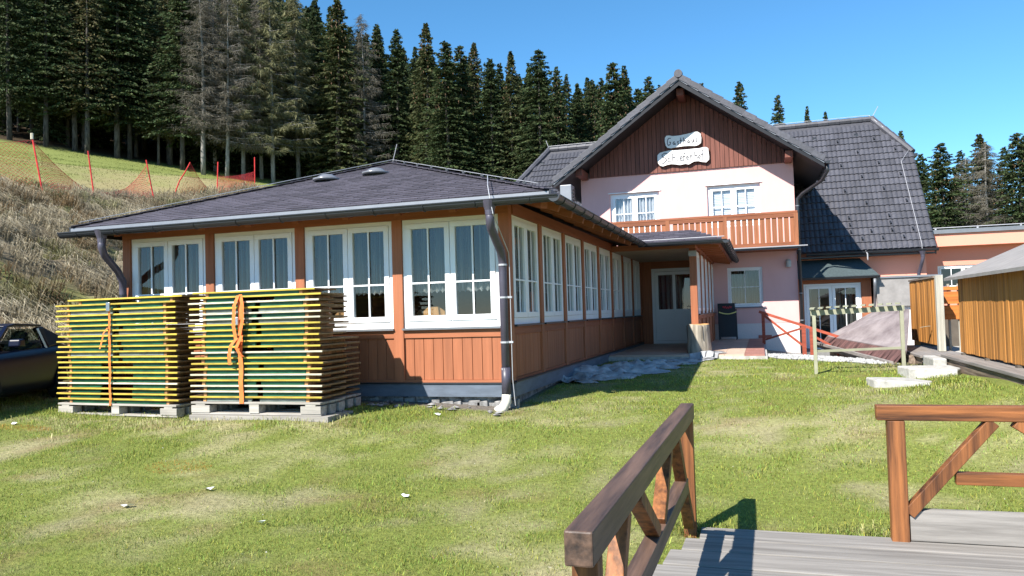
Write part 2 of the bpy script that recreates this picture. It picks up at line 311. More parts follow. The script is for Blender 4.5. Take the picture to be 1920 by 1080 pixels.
go=mesh_np('ground',V,Fq,gm,surf_col(V[:,0],V[:,1]),smooth=True); tag(go,'lawn rising to a straw covered bank and a ski meadow','ground',kind='structure')

# ---------------------------------------------------------------- grass blades
def blades(name,px,py,hgt,wid,colr,label,lean=.5,seg=1,down=None,lay=0.0):
    n=len(px); pz=ground(px,py); a=rng.uniform(0,2*np.pi,n); la=rng.uniform(0,2*np.pi,n); L=lean*rng.uniform(.2,1.0,n)*hgt
    dx,dy=np.cos(la)*L,np.sin(la)*L
    if down is not None: dx=dx*.6+down[0]*hgt*rng.uniform(.3,1.1,n); dy=dy*.6+down[1]*hgt*rng.uniform(.3,1.1,n)
    wx,wy=np.cos(a)*wid*.5,np.sin(a)*wid*.5
    B=np.stack([px,py,pz-.01],1); Wv=np.stack([wx,wy,np.zeros(n)],1)
    if seg==1:
        T=B+np.stack([dx,dy,hgt],1); V=np.stack([B-Wv,B+Wv,T],1).reshape(-1,3); Fc=np.arange(3*n).reshape(n,3); k=3
        C=np.repeat(colr,3,0); C[0::3]*=.85; C[1::3]*=.85
    else:
        up=np.sqrt(np.clip(1-(np.hypot(dx,dy)/np.maximum(hgt,1e-6))**2*.5,.12,1))
        Md=B+np.stack([dx*.45,dy*.45,hgt*.6*up],1); T=B+np.stack([dx*1.25,dy*1.25,hgt*(.55*up-lay)],1)
        V=np.stack([B-Wv,B+Wv,Md+Wv*.8,Md-Wv*.8,T],1).reshape(-1,3); i=np.arange(n)*5
        Fc=np.concatenate([np.stack([i,i+1,i+2],1),np.stack([i,i+2,i+3],1),np.stack([i+3,i+2,i+4],1)]); C=np.repeat(colr,5,0)
    o=mesh_np(name,V,Fc,'grass',C); tag(o,label,'grass',kind='stuff'); return o
def cull(px,py,free):
    k=np.ones(len(px),bool)
    k&=~((px>-9.6)&(px<-3.12)&(py>9.45))&~((px>-3.2)&(px<.12)&(py>16.35))
    k&=~((px>-.47-.25*(5.95-py))&(py<6.05))          # deck
    k&=~((px>2.62)&(py>10.2))&~((px>1.45)&(px<2.2)&(py>11.35)&(py<12.35))&~((px>2.1)&(px<2.75)&(py>12.6)&(py<13.5))
    k&=~((px>.13)&(py>16.75-px*.72+.12*np.sin(px*9)))
    return k
def lawn_col(x,y,n):
    n1=fbm(x,y,1.3,11); n2=fbm(x,y,.35,15); t=np.clip((n1*.42+n2*.58-.515)*4.0+rng.normal(0,.32,n),0,1)[:,None]
    g=np.array([.25,.30,.062])*rng.uniform(.4,1.6,n)[:,None]; g[:,0]*=rng.uniform(.7,1.3,n); d=np.array([.54,.485,.27])*rng.uniform(.5,1.3,n)[:,None]
    c=g*(1-t)+d*t
    rust=((np.hypot((x-at(335,905,z=.1)[0])/.35,(y-at(335,905,z=.1)[1])/.22)<1)|(np.hypot((x-at(30,803,z=.4)[0])/.6,(y-at(30,803,z=.4)[1])/.15)<1))&(rng.random(n)<.75)
    c[rust]=np.array([.42,.22,.05]); return c,t[:,0]
def wedge(y0,y1,dens):
    n=int(dens*(y1-y0)*(y1+y0)*.5*1.9); y=np.sqrt(rng.uniform(y0*y0,y1*y1,n)); x=y*rng.uniform(-1.30,.50,n); return x,y
for (y0,y1,dn,h,wd) in ((2.6,4.6,7000,.026,.0055),(4.6,7.5,4500,.028,.0070),(7.5,12,2400,.032,.0105),(12,18,900,.036,.017)):
    x,y=wedge(y0,y1,dn); k=cull(x,y,0)&(x>-12.5); x,y=x[k],y[k]
    keep=rng.random(len(x))<np.clip(.25+1.3*fbm(x,y,.28,41),0,1); x,y=x[keep],y[keep]; n=len(x)
    c,t=lawn_col(x,y,n); tall=np.clip((fbm(x,y,.45,51)-.5)*5,0,1)
    blades('lawn_grass',x,y,h*rng.uniform(.4,1.25,n)*(1-.5*t)*(1+.55*tall),np.full(n,wd)*rng.uniform(.7,1.4,n),c,'short patchy green and straw coloured lawn grass',lean=.9)
# taller tufts by posts, steps, plinths and wall foot
tx,ty=[],[]
for cx,cy,r,n in ((-.56,6.0,.16,420),(.80,6.12,.22,800),(1.6,6.35,.4,700),(2.4,6.4,.5,800),(2.0,11.2,.45,1200),(2.75,12.3,.35,1200),(2.7,11.4,.3,1000),(2.5,13.9,.25,700),(2.4,14.8,.4,900),(1.45,12.4,.2,400),(2.6,10.7,.4,900),(-4.3,9.2,.5,300),(-6.6,8.15,.8,900),(-8,7.75,.7,700),(-5,8.1,.5,500),(-10.4,8.8,.6,800)):
    tx.append(rng.normal(cx,r,n)); ty.append(rng.normal(cy,r*.6,n))
tx=np.concatenate(tx); ty=np.concatenate(ty); k=cull(tx,ty,0); tx,ty=tx[k],ty[k]; n=len(tx); c,t=lawn_col(tx,ty,n)
blades('grass_tufts',tx,ty,rng.uniform(.05,.13,n),rng.uniform(.004,.008,n),c,'taller grass tufts round posts, steps and plinths',lean=.7,seg=2)
# dead leaves and thatch scattered on the lawn
x,y=wedge(2.8,15,170); k=cull(x,y,0)&(x>-12)&(fbm(x,y,1.1,91)>.38); x,y=x[k],y[k]; n=len(x); cc=np.array([[.23,.15,.08]])*rng.uniform(.4,1.9,(n,1)); cc[rng.random(n)<.12]=np.array([.55,.53,.48])
blades('dead_leaves',x,y,rng.uniform(.006,.02,n),rng.uniform(.012,.035,n),cc,'scattered dead leaves and thatch on the lawn',lean=2.2)
# bank: long flattened straw
n=120000; x=rng.uniform(-26.5,-11.7,n); y=rng.uniform(7,36,n); k=(fbm(x,y,.9,61)>.40)&((y<30)|(rng.random(n)<.5)); x,y=x[k],y[k]; n=len(x)
t=np.clip((fbm(x,y,1.3,11)-.5)*5+rng.normal(0,.3,n),0,1)[:,None]; gr=np.clip((fbm(x,y,2.2,71)-.55)*6,0,1)[:,None]
c=np.array([.42,.37,.265])*(1-t)+np.array([.25,.175,.095])*t; c=c*(1-gr*.75)+np.array([.15,.165,.055])*gr*.75; c*=(rng.uniform(.4,1.3,n)*(.55+.9*fbm(x,y,1.7,101)))[:,None]
blades('bank_straw',x,y,rng.uniform(.22,.75,n)*(.5+fbm(x,y,.9,61)),rng.uniform(.012,.03,n),c,'long matted dry straw grass hanging down the bank',lean=.6,seg=2,down=(.9,-.25),lay=.18)
n=60000; x=rng.uniform(-62,-25.5,n); y=rng.uniform(14,66,n); k=(y<np.interp(x,EDX,EDY)); x,y=x[k],y[k]; n=len(x)
c=surf_col(x,y)*rng.uniform(.9,1.25,n)[:,None]
blades('meadow_grass',x,y,rng.uniform(.03,.08,n),rng.uniform(.03,.06,n),c,'short green and brown grass of the ski meadow',lean=.9)

# ---------------------------------------------------------------- deck and rails
dk=empty('wooden_deck',(.6,4,0),'weathered grey plank deck of the footbridge','deck')
ys=[6.04,5.73,5.44,5.11,4.80,4.48,4.17,3.85,3.53,3.2,2.9,2.6,2.3,2.0,1.7,1.4,1.1,.8]
for i in range(len(ys)-1):
    y1,y0=ys[i]-.011,ys[i+1]+.011; xl=-.46-.245*(5.93-(y0+y1)/2)+random.uniform(-.03,.03); xl=max(xl,-.95); zz=random.uniform(-.003,.003)
    MB().prism([(xl+random.uniform(-.02,.02),y0,-.055+zz),(4.2,y0,-.055+zz),(4.2,y1,-.055+zz),(xl,y1,-.055+zz)],(0,0,.055)).build('plank',('grey_x'),dk,bevel=.006)
for xx in(-.3,1.2,2.8,3.9): MB().box(xx-.06,xx+.06,.9,5.9,-.25,-.06).build('joist','brown_y',dk)
lr=empty('timber_railing',(-.56,4.2,0),'dark timber railing running towards the camera on the left of the deck','railing')
def xr(y): return -.575+.012*(y-4)
MB().bar((xr(2.48),2.48,.875),(xr(6.0),6.0,.875),.098,.118).build('top_rail','rail_y',lr,bevel=.007)
for y in(2.60,5.92): MB().box(xr(y)-.045,xr(y)+.045,y-.045,y+.045,-.14,.814).build('post','rail_z',lr,bevel=.005)
MB().bar((xr(2.9),2.9,.425),(xr(5.5),5.50,.425),.085,.10).build('lower_rail','rail_y',lr,bevel=.005)
for a,b in(((5.10,.812),(5.84,.06)),((4.72,.812),(4.30,.48)),((3.55,.812),(4.12,.48)),((3.25,.812),(2.68,.06))):
    MB().bar((xr(a[0]),a[0],a[1]),(xr(b[0]),b[0],b[1]),.075,.075,up=(1,0,0)).build('brace','rail_z',lr,bevel=.005)
rr=empty('timber_railing',(.85,5.97,0),'orange brown timber railing across the deck end on the right','railing')
MB().box(.75,4.1,5.92,6.02,.832,.935).build('top_rail','rail_x',rr,bevel=.007)
for x in(.872,3.6): MB().box(x-.056,x+.056,5.925,6.015,-.1,.829).build('post','rail_z',rr,bevel=.005)
for a,b in(((.93,.19),(1.47,.828)),((1.60,.828),(2.15,.46)),((2.25,.46),(2.8,.828))): MB().bar((a[0],5.968,a[1]),(b[0],5.968,b[1]),.078,.085,up=(0,1,0)).build('brace','rail_z',rr,bevel=.005)
MB().box(1.23,3.5,5.935,6.005,.40,.482).build('lower_rail','rail_x',rr,bevel=.005)
MB().prism([(.936,5.945,.003),(4.1,5.945,.003),(4.1,5.945,.232),(1.08,5.945,.222),(.936,5.945,.20)],(0,.045,0)).build('kick_board','grey_x',rr,bevel=.004)

# ---------------------------------------------------------------- windows
def fb(mb,O,U,Nn,u0,u1,z0,z1,d0,d1):
    O=Vector(O);U=Vector(U);Nn=Vector(Nn); P=[]
    for d in(d0,d1):
        for u,z in((u0,z0),(u1,z0),(u1,z1),(u0,z1)): P.append(O+U*u+Nn*d+Vector((0,0,z)))
    return mb.add(P,[(0,1,2,3),(7,6,5,4),(0,4,5,1),(1,5,6,2),(2,6,7,3),(3,7,4,0)])
def fquad(mb,O,U,Nn,u0,u1,z0,z1,d):
    O=Vector(O);U=Vector(U);Nn=Vector(Nn); q=[O+U*u+Nn*d+Vector((0,0,z)) for u,z in((u0,z0),(u1,z0),(u1,z1),(u0,z1))]
    n=(q[1]-q[0]).cross(q[2]-q[0]); return mb.add(q,[(0,1,2,3) if n.dot(Nn)>0 else (3,2,1,0)])
def ring(mb,O,U,Nn,u0,u1,z0,z1,w,d0,d1,wb=None):
    wb=wb or w
    fb(mb,O,U,Nn,u0,u1,z1-w,z1,d0,d1); fb(mb,O,U,Nn,u0,u1,z0,z0+wb,d0,d1); fb(mb,O,U,Nn,u0,u0+w,z0+wb,z1-w,d0,d1); fb(mb,O,U,Nn,u1-w,u1,z0+wb,z1-w,d0,d1)
def window(root,O,U,Nn,w,h,sashes=2,vs=1,hs=(.40,),fw=.055,sw=.075,g='glass',name='window',lower=.0,d=0.0,mun=.022):
    mb=MB(); ring(mb,O,U,Nn,0,w,0,h,fw,d-.07,d,wb=fw+lower); W=mb.build(name,'white',root)
    iw=(w-2*fw)/sashes; z0=fw+lower; zh=h-fw
    for s in range(sashes):
        a=fw+s*iw+.004; b=a+iw-.008
        if sw>0:
            mb=MB(); ring(mb,O,U,Nn,a,b,z0+.003,zh-.003,sw,d-.055,d+.014); mb.build('sash','white',W,bevel=.004)
        ga,gb,gc,gd=a+sw,b-sw,z0+sw,zh-sw
        us=[ga]+[ga+(gb-ga)*(i+1)/(vs+1) for i in range(vs)]+[gb]; zs=[gc]+[gc+(gd-gc)*t for t in hs]+[gd]
        for i in range(len(us)-1):
            for j in range(len(zs)-1):
                mb=MB(); fquad(mb,O,U,Nn,us[i],us[i+1],zs[j],zs[j+1],d-.02); mb.build('pane',g,W)
        for u in us[1:-1]: mb=MB(); fb(mb,O,U,Nn,u-mun/2,u+mun/2,gc,gd,d-.012,d+.004); mb.build('muntin','white',W)
        for z in zs[1:-1]: mb=MB(); fb(mb,O,U,Nn,ga,gb,z-mun/2,z+mun/2,d-.010,d+.006); mb.build('muntin','white',W)
    return W
def curtain(O,U,Nn,w,ztop,zbot,d,label,m='sheer',group='curtains',lace=True,folds=13):
    O=Vector(O);U=Vector(U);Nn=Vector(Nn); mb=MB(); n=int(w/.015); ph=random.uniform(0,6)
    P=[]; rows=[ztop,(ztop+zbot)/2,zbot]
    for z in rows:
        for i in range(n+1):
            u=w*i/n; a=.045*math.sin(u*2*math.pi*folds/w*1.0+ph+.9*math.sin(u*5+ph))+.010*math.sin(u*61)
            P.append(O+U*u+Nn*(d+a*(1.0 if z<ztop else .6))+Vector((0,0,z)))
    fs=[(r*(n+1)+i,r*(n+1)+i+1,(r+1)*(n+1)+i+1,(r+1)*(n+1)+i) for r in range(2) for i in range(n)]
    mb.add(P,fs); o=empty('curtain',O+U*(w/2)+Vector((0,0,zbot)),label,'curtain',group); mb.build('fabric',m,o,smooth=True)
    if lace:
        mb=MB(); P=[];k=n*2
        for i in range(k+1):
            u=w*i/k; a=.014*math.sin(u*2*math.pi*folds/w+ph); P.append(O+U*u+Nn*(d+.012+a)+Vector((0,0,zbot+.11)))
        for i in range(k+1):
            u=w*i/k; a=.014*math.sin(u*2*math.pi*folds/w+ph); P.append(O+U*u+Nn*(d+.014+a)+Vector((0,0,zbot-.02+.035*abs(math.sin(u*2*math.pi*6)))))
        mb.add(P,[(i,i+1,k+2+i,k+1+i) for i in range(k)]); mb.build('lace_hem','lace',o)
    return o
def gutter(a,b,r,name,parent,step=.55,m='anthracite',out=None):
    a=Vector(a);b=Vector(b); d=(b-a).normalized(); sd=Vector((-d.y,d.x,0)) if out is None else Vector(out)
    vs=[];k=8
    for p in(a,b):
        for rr in(r,r-.008):
            for i in range(k+1):
                t=math.pi*i/k; vs.append(p+sd*(rr*math.cos(t))+Vector((0,0,-rr*math.sin(t))))
    m_=k+1; mb=MB(); fs=[]
    for i in range(k): fs+=[(i,i+1,2*m_+i+1,2*m_+i),(m_+i,3*m_+i,3*m_+i+1,m_+i+1)]
    fs+=[(0,2*m_,3*m_,m_),(k,m_+k,3*m_+k,2*m_+k),tuple(range(0,m_)),tuple(range(2*m_,3*m_))]
    mb.add(vs,fs); mb.tube([a+sd*r+Vector((0,0,.004)),b+sd*r+Vector((0,0,.004))],.011,6); g=mb.build(name,m,parent,smooth=False)
    L=(b-a).length; n=int(L/step)
    for i in range(n+1):
        p=a+d*(L*(i+.5)/(n+1)); pts=[p+sd*((r+.005)*math.cos(math.pi*j/6))+Vector((0,0,-(r+.005)*math.sin(math.pi*j/6))) for j in range(7)]
        MB().tube(pts,.008,5).build('gutter_bracket',m,g)
    return g

# ---------------------------------------------------------------- pavilion
YF,XR,XL,YB=9.76,-3.15,-9.60,21.75
PV=empty('glazed_pavilion',(-6.375,YF,.40),'low orange timber pavilion with white windows and dark shingle hip roof','building')
mb=MB(); mb.box(XL+.06,XR-.06,YF+.06,YF+.36,.1,.60); mb.build('foundation','stone',PV)
MB().box(XR-.36,XR-.06,YF+.36,YB,.1,.62).build('foundation','stone',PV); MB().box(XL+.06,XL+.36,YF+.36,YB,.1,.6).build('foundation','stone',PV)
for i in range(34):   # rubble stones along the front foot
    x=XL+.2+i*.185+random.uniform(-.05,.05); h=random.uniform(.10,.17)
    mb=MB(); ww=random.uniform(.13,.19); z0=.36; mb.prism([(x,YF+.02,z0),(x+ww,YF+.02,z0+random.uniform(-.01,.01)),(x+ww-random.uniform(0,.02),YF+.02,z0+h+.02),(x+random.uniform(0,.02),YF+.02,z0+h)],(0,.08,0)); mb.build('foundation_block','stone',PV,bevel=.012)
MB().box(XL-.02,XR+.02,YF-.025,YF+.05,.55,.722).build('base_flashing','bluegrey',PV); MB().box(XR-.05,XR+.025,YF+.05,YB,.55,.735).build('base_flashing','bluegrey',PV); MB().box(XL-.02,XL+.05,YF+.05,YB,.55,.735).build('base_flashing','bluegrey',PV)
MB().box(XL-.03,XR+.035,YF-.04,YF+.05,.722,.742).build('drip_edge','anthracite',PV); MB().box(XR-.05,XR+.04,YF+.05,YB,.735,.755).build('drip_edge','anthracite',PV)
px=[-9.53,-7.95,-6.37,-4.80,-3.22]
for i,x in enumerate(px):
    hw=.075; MB().box(x-hw,x+hw,YF-.012,YF+.13,.742,3.06).build('post','stain_z',PV,bevel=.004)
for i in range(4):
    a,b=px[i]+.075,px[i+1]-.075
    MB().box(a,b,YF+.004,YF+.12,1.355,1.462).build('sill_rail','stain_x',PV); MB().box(a,b,YF+.002,YF+.10,.742,.775).build('bottom_rail','stain_x',PV)
    n=10; bw=(b-a)/n
    me=None
    for k in range(n):
        MB().box(a+k*bw+.003,a+(k+1)*bw-.003,YF+.022+random.uniform(0,.003),YF+.05,.775,1.355).build('wall_board','stain_z',PV,bevel=.004)
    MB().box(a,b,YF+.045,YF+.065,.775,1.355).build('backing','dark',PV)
    MB().box(a-.01,b+.01,YF-.045,YF+.10,1.465,1.49).build('window_sill','zinc',PV)
    window(PV,(a+.004,YF+.02,1.492),(1,0,0),(0,-1,0),b-a-.008,1.51,lower=.035,hs=(.375,))
    curtain((a+.10,YF+.02,0),(1,0,0),(0,-1,0),b-a-.2,2.93,1.99,-.20,'sheer gathered curtain with lace hem in the %s front window from the left'%['first','second','third','fourth'][i],group='front window curtains')
MB().box(XL,XR,YF-.02,YF+.14,3.004,3.16).build('header_beam','stain_x',PV)
# right wall
ry=[9.83]+[9.83+(YB-9.86)*i/8 for i in range(1,9)]
for i,y in enumerate(ry[1:]): MB().box(XR-.13,XR+.012,y-.07,y+.07,.755,3.06).build('post','stain_z',PV,bevel=.004)
for i in range(8):
    a,b=ry[i]+.072,ry[i+1]-.072
    MB().box(XR-.12,XR-.004,a,b,1.37,1.475).build('sill_rail','stain_y',PV); MB().box(XR-.10,XR-.002,a,b,.755,.79).build('bottom_rail','stain_y',PV)
    n=10; bw=(b-a)/n
    for k in range(n): MB().box(XR-.05,XR-.022-random.uniform(0,.003),a+k*bw+.003,a+(k+1)*bw-.003,.79,1.37).build('wall_board','stain_z',PV,bevel=.004)
    MB().box(XR-.065,XR-.045,a,b,.79,1.37).build('backing','dark',PV)
    MB().box(XR-.10,XR+.045,a-.01,b+.01,1.478,1.503).build('window_sill','anthracite',PV)
    window(PV,(XR-.02,a+.004,1.505),(0,1,0),(1,0,0),b-a-.008,1.495,lower=.035,hs=(.375,))
    curtain((XR-.02,a+.1,0),(0,1,0),(1,0,0),b-a-.2,2.93,1.99,-.2,'sheer curtain in side window %s from the front corner of the pavilion'%['first','second','third','fourth','fifth','sixth','seventh','eighth'][i],group='side window curtains')
MB().box(XR-.14,XR+.02,YF+.14,YB,3.004,3.16).build('header_beam','stain_y',PV)
# left wall, rear, floor, ceiling
MB().box(XL,XL+.12,YF+.14,YB,.742,3.16).build('side_wall','stain_z',PV); MB().box(XL+.12,XR-.14,YB-.1,YB+.05,.74,3.16).build('rear_wall','cream',PV)
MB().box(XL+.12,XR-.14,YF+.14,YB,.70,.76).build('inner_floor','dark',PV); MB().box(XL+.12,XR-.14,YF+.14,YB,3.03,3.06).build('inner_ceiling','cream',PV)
# roof body
EZ=3.15; OV=.63; TP=.36; ex0,ex1,ey0=XL-.38,XR+.75,YF-OV; xm=-6.40; hw=(ex1-ex0)/2; RZ=EZ+hw*TP; yr=ey0+hw; ye=24.3
roof=MB(); th=.05
A=(ex0,ey0,EZ);B=(ex1,ey0,EZ);Cc=(ex1,ye,EZ);D=(ex0,ye,EZ);E1=(xm,yr,RZ);E2=(xm,ye,RZ)
lo=lambda p:(p[0],p[1],p[2]-th)
vs=[A,B,Cc,D,E1,E2]+[lo(p) for p in(A,B,Cc,D,E1,E2)]
roof.add(vs,[(0,1,4),(1,2,5,4),(3,0,4,5),(6,10,7),(7,10,11,8),(9,11,10,6),(0,6,7,1),(1,7,8,2),(3,9,6,0)]); RF=roof.build('roof','slate',PV)
# soffit boards in stained wood under the overhang
for (a,b) in(((ex0+.05,ex1-.05),(ey0+.04,YF-.02)),): MB().prism([(a[0],b[0],EZ-.062),(a[1],b[0],EZ-.062),(a[1]-.7,b[1],EZ-.062+.66*TP),(a[0]+.3,b[1],EZ-.062+.66*TP)],(0,0,-.02)).build('soffit','stain_x',PV)
MB().prism([(ex1-.05,ey0+.1,EZ-.062),(ex1-.05,ye-.1,EZ-.062),(XR+.02,ye-.1,EZ-.062+.66*TP),(XR+.02,YF-.02,EZ-.062+.66*TP)],(0,0,-.02)).build('soffit','stain_y',PV)
x=-9.2
while x<-3.2:
    MB().bar((x,ey0+.08,EZ-.14+.08*TP-.0),(x,YF+.0,EZ-.14+OV*TP),.09,.11).build('rafter','stain_y',PV); x+=.78
y=9.9
while y<16.6:
    MB().bar((ex1-.08,y,EZ-.14+.08*TP),(XR+.02,y,EZ-.14+.73*TP),.09,.11).build('rafter','stain_x',PV); y+=.75
MB().bar((ex1-.1,ey0+.1,EZ-.14),(XR,YF,EZ+.1),.10,.12).build('hip_rafter','stain_y',PV)
# shingles, front slope
sl_=math.hypot(1,TP); S=Vector((0,1/sl_,TP/sl_)); NN=Vector((0,-TP/sl_,1/sl_)); tabw,expo=.333,.142
tb=MB(); tb.add([(0,0,.016),(tabw-.010,0,.016),(tabw-.010,.165,.003),(0,.165,.003),(0,0,.004),(tabw-.010,0,.004)],[(0,1,2,3),(4,5,1,0),(0,3,4),(1,5,2)]); tob=tb.build('shingle_proto','slate'); tmesh=tob.data; tmesh.name='shingle'; bpy.data.objects.remove(tob)
rest=MB(); cnt=0; L=hw*sl_
r=0
while r*expo<L-.1:
    s=r*expo; y=ey0+s/sl_; kk=(y-ey0)/(yr-ey0); a,b=ex0+(xm-ex0)*kk,ex1-(ex1-xm)*kk; u=a-(0 if r%2 else tabw/2)
    u=math.floor((a-xm)/tabw)*tabw+xm+(tabw/2 if r%2 else 0)-tabw
    while u<b:
        u0,u1=max(u,a),min(u+tabw,b)
        if u1-u0>.05:
            p=Vector((u0,ey0,EZ))+S*s
            if u1-u0>tabw-.01 and cnt<300:
                q=p-PV.location; mx=Matrix(((1,S.x,NN.x,q.x),(0,S.y,NN.y,q.y),(0,S.z,NN.z,q.z+random.uniform(0,.003)),(0,0,0,1))); inst('shingle',tmesh,RF,mx); cnt+=1
            else:
                w_=u1-u0-.010; P=[(0,0,.016),(w_,0,.016),(w_,.165,.003),(0,.165,.003),(0,0,.004),(w_,0,.004)]
                rest.add([p+Vector((1,0,0))*c[0]+S*c[1]+NN*c[2] for c in P],[(0,1,2,3),(4,5,1,0),(0,3,4),(1,5,2)])
        u+=tabw
    r+=1
# right slope courses
S2=Vector((-1/sl_,0,TP/sl_)); N2=Vector((TP/sl_,0,1/sl_)); r=0
while r*expo<L-.1:
    s=r*expo; a=ey0+s/sl_; u=a
    while u<ye-.1:
        p=Vector((ex1,u,EZ))+S2*s; P=[(0,0,.016),(tabw-.01,0,.016),(tabw-.01,.165,.003),(0,.165,.003)]
        rest.add([p+Vector((0,1,0))*c[0]+S2*c[1]+N2*c[2] for c in P],[(0,1,2,3)]); u+=tabw
    r+=1
rest.build('shingle_rows','slate',RF,kind='stuff')
for (a,b) in((Vector(A),Vector(E1)),(Vector(B),Vector(E1)),(Vector(E1),Vector(E2))):
    n=int((b-a).length/.24); d=(b-a)/n
    for i in range(n): MB().bar(a+d*i+Vector((0,0,.028)),a+d*(i+1.15)+Vector((0,0,.018)),.17,.012).build('hip_cap','slate',RF)
# fascia, gutters, pipes
MB().box(ex0+.01,ex1-.01,ey0-.014,ey0+.002,EZ-.10,EZ-.004).build('eave_flashing','zinc',PV); MB().box(ex1-.002,ex1+.012,ey0-.012,16.4,EZ-.075,EZ+.02).build('eave_flashing','anthracite',PV)
MB().box(ex0-.02,ex0+.009,ey0-.012,ye,EZ-.1,EZ+.02).build('eave_flashing','anthracite',PV)
gutter((ex0-.09,ey0-.088,EZ-.088),(ex1+.13,ey0-.088,EZ-.078),.072,'gutter',PV,step=.75,out=(0,-1,0))
gutter((ex1+.085,ey0-.15,EZ-.085),(ex1+.085,16.45,EZ-.09),.072,'gutter',PV,step=.62,out=(1,0,0))
def downpipe(xh,yh,pts,rad,hop=True):
    mb=MB(); mb.tube(pts,rad,12); p=mb.build('downpipe','pipe',PV,smooth=True)
    if hop: MB().lathe([(.058,-.16),(.062,-.10),(.10,.02),(.105,.03)],(xh,yh,EZ-.10),14).build('hopper','pipe',p,smooth=False)
    return p
dp=downpipe(-3.16,ey0-.085,[(-3.16,ey0-.085,EZ-.2),(-3.16,ey0-.085,EZ-.32),(-3.165,ey0-.04,EZ-.42),(-3.20,YF-.20,EZ-.68),(-3.21,YF-.12,EZ-.80),(-3.21,YF-.12,EZ-.95),(-3.205,YF-.12,.62)],.055)
MB().tube([(-3.205,YF-.12,.95),(-3.205,YF-.12,.60)],.062,12).build('lower_pipe','pipe',dp,smooth=True)
MB().tube([(-3.205,YF-.12,.62),(-3.205,YF-.13,.50),(-3.24,YF-.17,.42),(-3.31,YF-.22,.37)],[.058,.066,.068,.07],12).build('ceramic_elbow','ceramic',dp,smooth=True)
for z in(2.30,1.87,1.28,.93): MB().lathe([(.061,z-.012),(.061,z+.012)],(-3.207,YF-.12,0),12).build('pipe_clamp','wire',dp); 
for z in(1.87,1.28): MB().box(-3.15,-3.09,YF-.135,YF-.105,z-.012,z+.014).build('wire_clip','wire',dp)
MB().tube([(-3.55,YF+.35,EZ+.44),(-3.2,ey0-.02,EZ+.13),(-3.15,ey0-.13,EZ+.02),(-3.1,ey0-.14,EZ-.25),(-3.10,YF-.18,EZ-.70),(-3.115,YF-.12,EZ-.85),(-3.115,YF-.12,.8),(-3.09,YF-.11,.45)],.006,5).build('lightning_wire','wire',PV)
dl=downpipe(-9.3,ey0-.085,[(-9.3,ey0-.085,EZ-.2),(-9.3,ey0-.085,EZ-.34),(-9.31,ey0-.02,EZ-.45),(-9.42,YF-.30,EZ-.66),(-9.49,YF-.13,EZ-.82),(-9.50,YF-.12,EZ-.98),(-9.50,YF-.12,.45)],.055)
MB().lathe([(.061,2.1),(.061,2.13)],(-9.5,YF-.12,0),12).build('pipe_clamp','anthracite',dl)
hp=[Vector(A)+(Vector(E1)-Vector(A))*t+Vector((0,0,.07)) for t in(.02,.5,1)]+[Vector(B)+(Vector(E1)-Vector(B))*t+Vector((0,0,.07)) for t in(.8,.5,.05)]
MB().tube(hp,.006,5).build('lightning_wire','wire',PV)
for t in [i/9 for i in range(1,9)]: p=Vector(B)+(Vector(E1)-Vector(B))*t; MB().box(p.x-.018,p.x+.018,p.y-.018,p.y+.018,p.z+.03,p.z+.07).build('wire_holder','anthracite',PV)
MB().tube([(xm,yr,RZ+.02),(xm+.12,yr-.05,RZ+.34)],.008,5).build('lightning_rod','wire',PV)
for (sx,sy) in((-6.97,11.55),(-6.14,11.75)):
    z=EZ+(sy-ey0)*TP; mb=MB(); prof=[(.24,-.02),(.24,.01),(.18,.02),(.15,.05),(.10,.08),(.03,.09)]; mb.lathe(prof,(sx,sy,z+.02),18); mb.build('roof_dome','dome',PV,smooth=True)
# porch: door wall, post, side windows, roof
MB().box(XR+.02,-2.86,YB,YB+.12,.70,3.2).build('door_wall','stain_z',PV); MB().box(-1.62,-1.36,YB,YB+.12,.70,3.2).build('door_wall','stain_z',PV); MB().box(-2.86,-1.62,YB,YB+.12,2.80,3.2).build('door_wall','stain_x',PV)
for k in range(3): MB().box(XR+.03+k*.085,XR+.11+k*.085,YB-.02,YB-.002,.72,3.0).build('wall_board','stain_z',PV,bevel=.004)
mb=MB(); ring(mb,(-2.85,YB+.02,.70),(1,0,0),(0,-1,0),0,1.22,0,2.09,.08,-.06,.03); DR=mb.build('porch_door','white',PV)
mb=MB(); fb(mb,(-2.85,YB+.02,.70),(1,0,0),(0,-1,0),.085,1.135,.085,.86,-.03,.015); ring(mb,(-2.85,YB+.02,.70),(1,0,0),(0,-1,0),.085,1.135,.86,2.0,.09,-.03,.02); fb(mb,(-2.85,YB+.02,.70),(1,0,0),(0,-1,0),.57,.65,.95,1.91,-.03,.02); mb.build('door_leaf','white',DR,bevel=.004)
for u0,u1 in((.175,.57),(.65,1.045)): mb=MB(); fquad(mb,(-2.85,YB+.02,.70),(1,0,0),(0,-1,0),u0,u1,.95,1.91,-.005); mb.build('pane','glass',DR)
MB().tube([(-1.78,YB-.02,1.72),(-1.78,YB-.06,1.72),(-1.90,YB-.06,1.72)],.011,6).build('handle','steel',DR)
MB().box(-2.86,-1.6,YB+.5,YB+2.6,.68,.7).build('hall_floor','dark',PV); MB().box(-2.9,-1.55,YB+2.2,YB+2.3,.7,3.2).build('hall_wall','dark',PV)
curtain((-2.72,YB,0),(1,0,0),(0,-1,0),.62,2.62,.95,-.10,'maroon curtain behind the left door pane',m='maroon',group='door curtains',lace=False,folds=6); curtain((-2.0,YB,0),(1,0,0),(0,-1,0),.3,2.62,.95,-.10,'maroon curtain behind the right door pane',m='maroon',group='door curtains',lace=False,folds=4)
MB().box(-1.435,-1.285,17.33,17.48,.70,3.0).build('porch_post','stain_z',PV,bevel=.005)
yy=[17.48+(24.40-17.48)*i/5 for i in range(6)]
